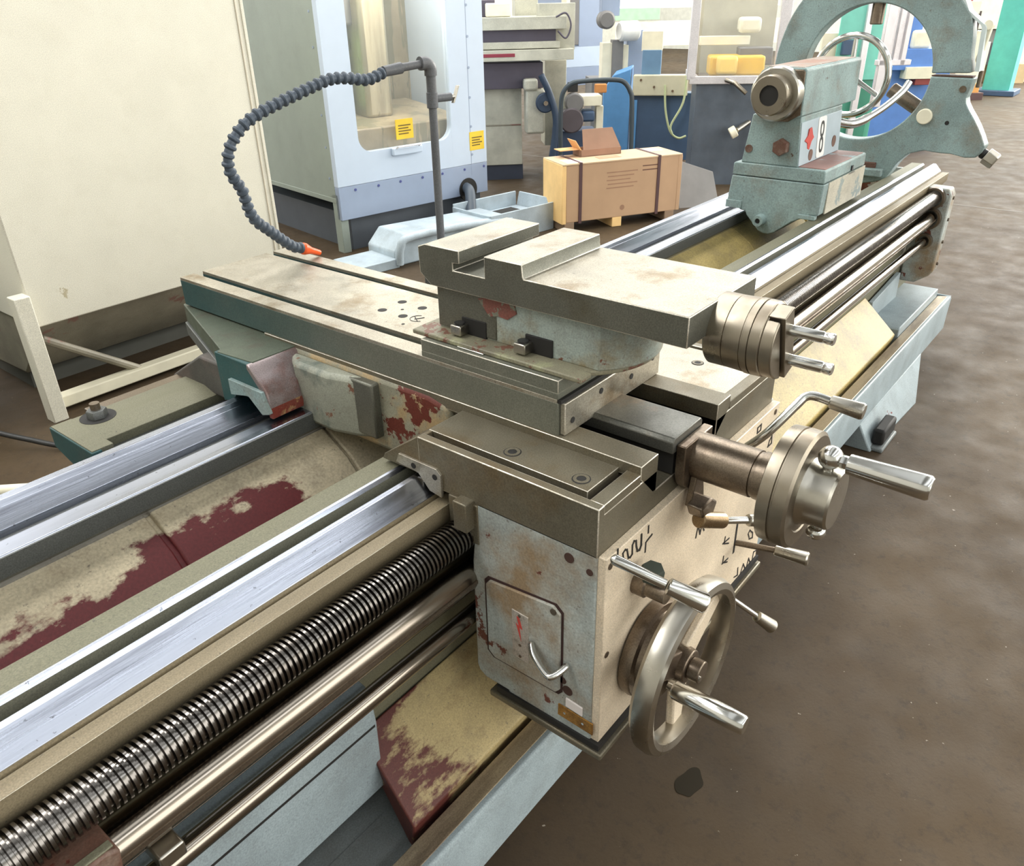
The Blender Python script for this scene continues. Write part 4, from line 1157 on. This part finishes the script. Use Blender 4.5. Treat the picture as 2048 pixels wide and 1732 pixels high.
# grey-cream milling machine
ml = thing('milling_machine', 'grey-cream milling machine with maroon stripe and dark handwheel', 'machine', (5.30, 4.52, 0), math.radians(-46), local=True)
slab(ml, 968, 176, 1044, 330, .5, 'knee_casting', MILLC, 0)
slab(ml, 972, 249, 1042, 252, .01, 'casting_joint', OLIVE, -.006)
slab(ml, 972, 328, 1046, 364, .45, 'base_plinth', plain('dark_plinth', S(58, 64, 78), .6), .02)
slab(ml, 950, 126, 1086, 178, .4, 'table_saddle', MILLD, -.10)
slab(ml, 935, 100, 1148, 122, .5, 'table_front', MILLC, -.25)
slab(ml, 950, 84, 1120, 98, .5, 'table_rail', MILLC, -.20)
slab(ml, 935, 58, 1112, 86, .45, 'way_cover', MILLD, -.16)
slab(ml, 935, 34, 1134, 60, .5, 'table_top', MILLC, -.22)
slab(ml, 958, 108, 1030, 115, .004, 'stripe', MAROON, -.254)
slab(ml, 1078, 6, 1150, 100, .2, 'side_guard', MILLC, -.1)
slab(ml, 1090, 120, 1132, 290, .3, 'column', MILLC, .35)
slab(ml, 1052, 180, 1090, 268, .18, 'gearbox', MILLC, -.22, bev=.02)
slab(ml, 1048, 158, 1076, 182, .12, 'crank_box', MILLC, -.24, bev=.02)
a, z = lp(ml, 1091, 206, -.30)
MB().cyl((a, -.30, z), (a, -.25, z), .085, n=28, ch=.01).build('handwheel', ml, NAVY)
MB().cyl((a, -.33, z), (a, -.25, z), .02, n=16).build('wheel_hub', ml, SATIN)
slab(ml, 960, 0, 990, 34, .2, 'vise_jaw', MILLD, .0)
slab(ml, 972, 6, 1022, 34, .12, 'vise', CREAMB, -.12, bev=.01)
slab(ml, 1030, -20, 1076, 34, .3, 'head', MILLC, .3)
MB().tube(smoothpts([(*((lambda q: (q[0], -.26, q[1]))(lp(ml, u, v, -.26))),) for u, v in ((1112, 34), (1132, 26), (1142, 50), (1132, 76), (1116, 62))], 6), .008, 8).build('loop_cable', ml, MILLD, smooth=60)
MB().tube(smoothpts([(*((lambda q: (q[0], -.3, q[1]))(lp(ml, u, v, -.3))),) for u, v in ((1082, 150), (1100, 190), (1112, 240), (1106, 300), (1098, 350))], 6), .03, 8).build('bellows_hose', ml, NAVY, smooth=60)

# second machining centre further back
v2 = thing('machining_center', 'second pale blue-white machine standing farther back past the milling machine', 'machine', (6.6, 5.9, 0), math.radians(-20), local=True)
slab(v2, 1133, 92, 1204, 134, 1.2, 'front_skin', VMCW)
slab(v2, 1130, 132, 1204, 170, 1.2, 'lower_band', VMCB)
slab(v2, 1132, -120, 1140, 92, .1, 'door_post', CREAMB, -.05)
slab(v2, 1140, -120, 1158, 90, .1, 'door_frame', WARMG, -.02)
slab(v2, 1158, -120, 1206, 93, 1.2, 'door_panel', VMCB, .0)

# bench drill shaped machine, white and cream with blue head
bd = thing('band_saw', 'white and cream upright saw with grey guide arm and blue frame', 'saw', (7.3, 4.9, 0), math.radians(-48), local=True)
slab(bd, 1204, 86, 1226, 160, .2, 'arm', CREAMB, 0)
slab(bd, 1224, 80, 1246, 160, .15, 'guide', WARMG, -.03)
slab(bd, 1240, 90, 1256, 160, .2, 'arm', CREAMB, 0)
slab(bd, 1254, 60, 1288, 150, .3, 'blue_frame', VMCB, .02)
a, z = lp(bd, 1256, 62, -.1)
MB().cyl((a - .1, -.1, z), (a + .12, -.05, z), .10, n=24, ch=.02).build('motor', bd, WHITEP)
a, z = lp(bd, 1214, 40, -.1)
MB().cyl((a, -.12, z), (a, .1, z), .09, n=24, ch=.02).build('pulley', bd, WARMG)
slab(bd, 1204, -60, 1240, 32, .2, 'head', VMCB, .0)
slab(bd, 1180, 158, 1260, 420, .5, 'base', WARMG, .1)

# dark tube hand truck
ht = thing('hand_truck', 'dark tubular hand truck loop standing behind the wooden crate', 'hand truck', (5.45, 3.55, 0), math.radians(-48), local=True)
pts_ = [(lambda q: (q[0], 0, q[1]))(lp(ht, u, v)) for u, v in ((1120, 420), (1121, 300), (1122, 210), (1128, 182), (1142, 168), (1160, 163), (1200, 160), (1235, 160), (1250, 166), (1260, 182), (1264, 205), (1262, 300), (1258, 420))]
MB().tube(smoothpts(pts_, 6), .020, 10).build('tube_frame', ht, TUBE, smooth=60)
slab(ht, 1120, 330, 1262, 345, .03, 'cross_bar', TUBE, .0)
a, z = lp(ht, 1190, 415)
B(a - .28, a + .28, -.25, .02, .0, .02).build('toe_plate', ht, TUBE, .003)
for q in (-.26, .26):
    MB().cyl((a + q - .025, .06, .12), (a + q + .025, .06, .12), .12, n=28, ch=.015).build('wheel', ht, BLACK)

# bench grinder table with round guard behind the loop
gr = thing('bench_grinder', 'small grey bench grinder with cream tray and blue motor behind the hand truck', 'grinder', (5.85, 3.80, 0), math.radians(-48), local=True)
a, z = lp(gr, 1148, 205)
MB().cyl((a, -.06, z), (a, .06, z), .085, n=28, ch=.012).build('wheel_guard', gr, WARMG)
a, z = lp(gr, 1142, 240, -.02)
MB().cyl((a, -.08, z), (a, .04, z), .11, n=28, ch=.012).build('wheel_guard', gr, plain('dark_guard', S(84, 76, 80), .5))
slab(gr, 1158, 192, 1204, 212, .25, 'tray', CREAMB, .0)
slab(gr, 1162, 222, 1190, 244, .2, 'motor', BLUED, .0, bev=.02)
slab(gr, 1136, 165, 1156, 184, .05, 'eye_shield', BLACK, .02)
slab(gr, 1190, 212, 1204, 400, .1, 'stand', CREAMB, .05)
slab(gr, 1190, 168, 1214, 186, .05, 'orange_rag', plain('orange_rag', S(206, 140, 80), .8), .02, bev=.01)
slab(gr, 1110, 262, 1192, 400, .3, 'cabinet', plain('deep_navy_cabinet', S(62, 78, 104), .5), .05)

# blue machine with cream instrument strip
bl = thing('blue_machine', 'bright blue machine cabinet with cream socket strip and pale green hose', 'machine', (6.95, 3.92, 0), math.radians(-62), local=True)
a0, z0 = lp(bl, 1206, 180)
a1, z1 = lp(bl, 1262, 150)
zb = 0.0
MB().prism([(a0, 0), (a0, z0), (a0 + .10, z1), (a1, z1 + .06), (a1, 0)], 'y', 0, .5).build('end_cover', bl, BLUEM, .01)
slab(bl, 1262, 186, 1374, 420, .2, 'cabinet', BLUED, .03)
slab(bl, 1262, 200, 1272, 300, .03, 'corner_bead', BLUEM, .01)
ins = slab(bl, 1266, 150, 1376, 192, .12, 'instrument_strip', plain('cream_strip', S(200, 196, 172), .5), -.02, bev=.01)
for u, v in ((1282, 160), (1308, 174), (1345, 182)):
    a, z = lp(bl, u, v, -.02)
    MB().cyl((a, -.03, z), (a, -.015, z), .012, n=14).build('socket', ins, plain('brown_socket_%d' % u, S(110, 90, 70), .5))
slab(bl, 1284, 100, 1322, 152, .3, 'upper_cabinet', plain('steel_blue_cabinet', S(104, 138, 170), .4), .05)
slab(bl, 1284, 62, 1326, 102, .3, 'cream_box', CREAMB, .06)
MB().tube(smoothpts([(lambda q: (q[0], -.05, q[1]))(lp(bl, u, v, -.05)) for u, v in ((1330, 170), (1331, 220), (1340, 262), (1356, 276), (1372, 272))], 6), .011, 8).build('hose', bl, PALEG, smooth=60)
MB().tube(smoothpts([(lambda q: (q[0], -.07, q[1]))(lp(bl, u, v, -.07)) for u, v in ((1374, 150), (1366, 205), (1342, 250), (1344, 268))], 6), .011, 8).build('hose', bl, PALEG, smooth=60)

# charcoal enclosure with clear guard and white frame
en = thing('guarded_machine', 'charcoal machine cabinet under a clear guard box with white frame and yellow tray', 'machine', (6.05, 3.0, 0), math.radians(-58), local=True)
slab(en, 1382, 166, 1530, 430, .45, 'cabinet', DGREY, .0)
fr = slab(en, 1380, 152, 1580, 168, .05, 'frame_rail', ALU, -.02)
slab(en, 1380, -160, 1397, 160, .05, 'frame_post', ALU, -.02)
slab(en, 1556, -160, 1577, 160, .05, 'frame_post', ALU, -.02)
a0, zt = lp(en, 1389, 160)
a1, _ = lp(en, 1566, 160)
B(a0 - .02, a0 + .03, .02, .75, zt - .02, zt + .03).build('frame_rail', en, ALU)
B(a0 - .01, a0 + .03, .72, .77, zt, zt + 1.2).build('frame_post', en, ALU)
B(a0 + .03, a1 - .02, -.002, .004, zt + .02, zt + 1.2).build('guard_pane', en, GLASS)
B(a0 - .002, a0 + .004, .03, .72, zt + .02, zt + 1.2).build('guard_pane', en, GLASS)
slab(en, 1420, 112, 1530, 152, .3, 'amber_tray', YTRAY, .12, bev=.02)
slab(en, 1434, 112, 1476, 150, .12, 'amber_jug', plain('pale_amber_plastic', S(244, 206, 100), .5), .05, bev=.03)
slab(en, 1478, 95, 1545, 130, .2, 'dark_head', plain('dull_dark_head', S(110, 106, 104), .5), .25, bev=.01)
slab(en, 1400, 72, 1500, 90, .1, 'inner_rail', CREAMB, .4)
slab(en, 1480, 34, 1524, 66, .2, 'spindle_motor', CREAMB, .42, bev=.03)
B(a0 + .02, a1, .7, .72, zt, zt + 1.2).build('rear_guard', en, plain('beige_rear_guard', S(190, 184, 164), .6))
kn = lp(en, 1452, 160, -.03)
MB().tube([(kn[0], -.02, kn[1]), (kn[0] + .07, -.08, kn[1] - .02), (kn[0] + .17, -.12, kn[1] - .10)], .018, 10).build('toggle_handle', en, DIALM, smooth=60)
q = lp(en, 1460, 268, -.10)
MB().cyl((q[0], -.10, q[1]), (q[0] + .05, -.10, q[1] + .03), .05, n=20, ch=.006).build('foot_knob', en, CREAMB)
MB().cyl((q[0] + .05, -.10, q[1] + .03), (q[0] + .20, .05, q[1] + .10), .024, n=14).build('knob_bar', en, SATIN)
# grey sheet leaning beside the crate
sh = thing('steel_sheet', 'bare grey steel sheet leaning behind the wooden crate', 'sheet', (5.25, 2.55, 0), math.radians(-40), local=True)
MB().hexa([(-.05, -.02, .0), (.30, -.02, .0), (.30, .0, .0), (-.05, .0, .0), (-.05, .16, .36), (.30, .16, .24), (.30, .18, .24), (-.05, .18, .36)]).build('sheet_metal', sh, WARMG, .002)

# wooden crate on feet with straps, and the open carton on it
cr = thing('wooden_crate', 'plywood crate on short feet with two dark steel straps', 'crate', (4.02, 2.91, 0), math.radians(-29.5), local=True)
body = B(.03, 1.0, 0, .34, .07, .482).build('crate_body', cr, PLYW, .006)
B(-.002, .031, -.002, .342, .062, .486).build('end_batten', cr, PALEL if False else PLYL, .004)
B(.97, 1.004, -.003, .342, .07, .480).build('end_batten', cr, PLYW, .004)
B(.0, 1.0, -.004, .345, .480, .492).build('crate_lid', cr, plain('crate_lid_ply', S(206, 178, 146), .75, var=.05, ns=4), .003)
for x in (.145, .80):
    B(x - .012, x + .012, -.006, .348, .06, .495).build('strap', cr, STRAP)
for x in (.06, .46, .92):
    B(x - .04, x + .04, .0, .34, .0, .072).build('foot', cr, PLYL if x == .46 else plain('dark_foot_%d' % int(x * 100), S(150, 126, 104), .8), .004)
B(.05, .17, .02, .16, .4925, .494).build('paper_label', cr, PAPER)
B(.82, .94, .18, .30, .4925, .494).build('paper_label', cr, PAPER)
B(.34, .52, .08, .16, .4925, .494).build('red_tape', cr, plain('faded_red_tape', S(224, 150, 120), .7))
inkm = plain('faint_ink', S(160, 124, 100), .8)
for k in range(5):
    B(.36 + .01 * (k % 2), .62 - .03 * (k % 3), -.0046 + .004, .001, .40 - k * .028, .408 - k * .028).build('stencil_line', cr, inkm)
for k in range(2):
    B(.66, .79, -.0006, .001, .425 - k * .03, .433 - k * .03).build('stencil_line', cr, plain('dark_ink_%d' % k, S(110, 78, 66), .8))
MB().cyl((.50, -.0006, .14), (.50, .001, .14), .02, n=16).build('stencil_spot', cr, inkm)
bx = thing('cardboard_box', 'opened brown cardboard box lying on the plywood crate', 'box', (4.32, 2.98, .492), math.radians(-29.5), local=True)
mb = MB()
mb.box(.02, .36, .0, .006, 0, .05)
mb.box(.02, .36, .13, .136, 0, .05)
mb.box(.02, .026, .0, .136, 0, .05)
mb.box(.354, .36, .0, .136, 0, .05)
mb.box(.02, .36, .0, .136, 0, .005)
mb.build('carton_tray', bx, CARD)
MB().hexa([(.045, .005, .045), (.36, .005, .045), (.36, .012, .045), (.045, .012, .045), (.06, .06, .185), (.31, .06, .185), (.31, .067, .185), (.06, .067, .185)]).build('carton_flap', bx, CARD)
MB().hexa([(.018, .0, .05), (.026, .0, .05), (.026, .136, .05), (.018, .136, .05), (-.03, .0, .12), (-.022, .0, .12), (-.022, .136, .12), (-.03, .136, .12)]).build('carton_flap', bx, CARDL)
B(-.14, .02, .02, .13, .05, .056).build('carton_flap', bx, CARDL)
B(.12, .25, .036, .04, .11, .12).build('print_line', bx, inkm)

# ------------------------------------------------------------------ farther machines seen through and beside the ring
gg = thing('green_guard_machine', 'machine with green tinted guard panels and white posts seen through the ring', 'machine', (7.6, 2.35, 0), math.radians(-52), local=True)
slab(gg, 1676, 4, 1766, 160, .02, 'guard_panel', plain('aqua_guard', S(120, 204, 186), .35), .0)
slab(gg, 1640, 66, 1690, 160, .05, 'pale_panel', CREAMB, .04)
slab(gg, 1716, 0, 1746, 330, .06, 'aqua_panel', plain('deep_green_panel', S(64, 140, 116), .4), .02)
slab(gg, 1712, 0, 1724, 330, .05, 'white_post', ALU, -.04)
slab(gg, 1662, 195, 1734, 360, .3, 'green_base', plain('sea_green_base', S(92, 176, 150), .5), .05)
slab(gg, 1686, 80, 1706, 110, .1, 'dark_block', BLUED, -.05)
ap = thing('aluminium_frame', 'tall frame of pale aluminium profiles seen through the ring beside the green guard', 'frame', (7.0, 1.85, 0), math.radians(-52), local=True)
for u0, u1, d_ in ((1762, 1780, .0), (1782, 1792, .03), (1796, 1808, .02), (1812, 1822, .0)):
    slab(ap, u0, -200, u1, 130 if u0 > 1770 else 214, .06, 'profile', ALU, d_)
slab(ap, 1756, 120, 1822, 131, .08, 'lower_rail', ALU, .0)
bt = thing('blue_press', 'blue machine table with cream blocks standing beyond the ring', 'machine', (9.0, 1.95, 0), math.radians(-52), local=True)
slab(bt, 1812, 20, 1845, 100, .4, 'upright', FARBLUE, .0)
slab(bt, 1826, 60, 1866, 98, .3, 'cream_head', CREAMB, -.05, bev=.03)
slab(bt, 1782, 98, 1872, 140, .4, 'blue_body', FARBLUE, -.1)
slab(bt, 1812, 134, 1872, 158, .3, 'cream_table', CREAMB, -.14)
slab(bt, 1830, 156, 1866, 170, .3, 'maroon_edge', plain('maroon_edge', S(140, 60, 56), .5), -.12)
slab(bt, 1740, 140, 1880, 330, .6, 'blue_base', FARBLUE, .0)
fc = thing('aqua_column', 'aqua painted steel roof column standing on the far floor', 'column', (15.0, 2.1, 0))
B(14.85, 15.2, 1.88, 2.27, 0, 6).build('column_shaft', fc, TEALP, .01)
B(14.75, 15.3, 1.78, 2.37, 0, .08).build('column_base', fc, BLUED, .01)
f2 = thing('aqua_column', 'aqua column edge past the first aqua column', 'column', (14.0, -.5, 0)) if False else None
fm = thing('cream_cabinet', 'tall cream cabinet with dark openings in the far bay beside the aqua column', 'cabinet', (16.2, 3.4, 0), math.radians(-60), local=True)
slab(fm, 1958, -120, 2020, 58, .6, 'upper_cabinet', CREAMB, .0)
slab(fm, 1946, 60, 2006, 86, .6, 'shelf_gap', WARMG, .05)
slab(fm, 1940, 84, 1972, 168, .6, 'leg_panel', CREAMB, .0)
slab(fm, 1974, 86, 2004, 130, .5, 'dark_opening', plain('dim_opening', S(70, 70, 76), .6), .02)
slab(fm, 1972, 128, 2048, 190, .5, 'low_panel', plain('tan_low_panel', S(206, 180, 140), .6), .1)
slab(fm, 2020, -100, 2110, 176, .5, 'side_panel', CREAMB, .35)
rk = thing('storage_rack', 'rack with cream bins and dark parts in the far bay past the ring', 'rack', (13.6, 3.0, 0), math.radians(-55), local=True)
slab(rk, 1926, -60, 1946, 8, .4, 'maroon_bin', plain('maroon_bin', S(150, 84, 84), .6), .0)
slab(rk, 1928, 2, 1962, 28, .4, 'cream_bin', CREAMB, -.05)
slab(rk, 1934, 22, 1960, 62, .4, 'dark_bin', plain('dark_bin', S(78, 70, 70), .6), .0)
slab(rk, 1938, 62, 1960, 190, .4, 'frame_post', CREAMB, .05)
slab(rk, 1930, 168, 1958, 190, .4, 'orange_box', plain('orange_box', S(220, 160, 90), .6), -.05)
slab(rk, 1925, 186, 1965, 204, .4, 'brown_box', plain('dark_brown_box', S(90, 66, 66), .6), -.08)
# pale hall behind the blue machines
hb = thing('roll_door', 'bright pale roll door at the back of the hall with green lower band', 'door', (14.0, 10.5, 0), math.radians(-45), local=True)
slab(hb, 1240, -200, 1560, 14, .1, 'door_curtain', plain('glowing_curtain', S(250, 252, 246), .5, emit=.9), .0)  # curtain emits by itself, daylight on it put in as glow
slab(hb, 1230, 16, 1320, 40, .1, 'green_band', plain('green_band', S(170, 220, 176), .5), -.02)
slab(hb, 1230, 40, 1560, 90, .1, 'lower_wall', CREAMB, .0)
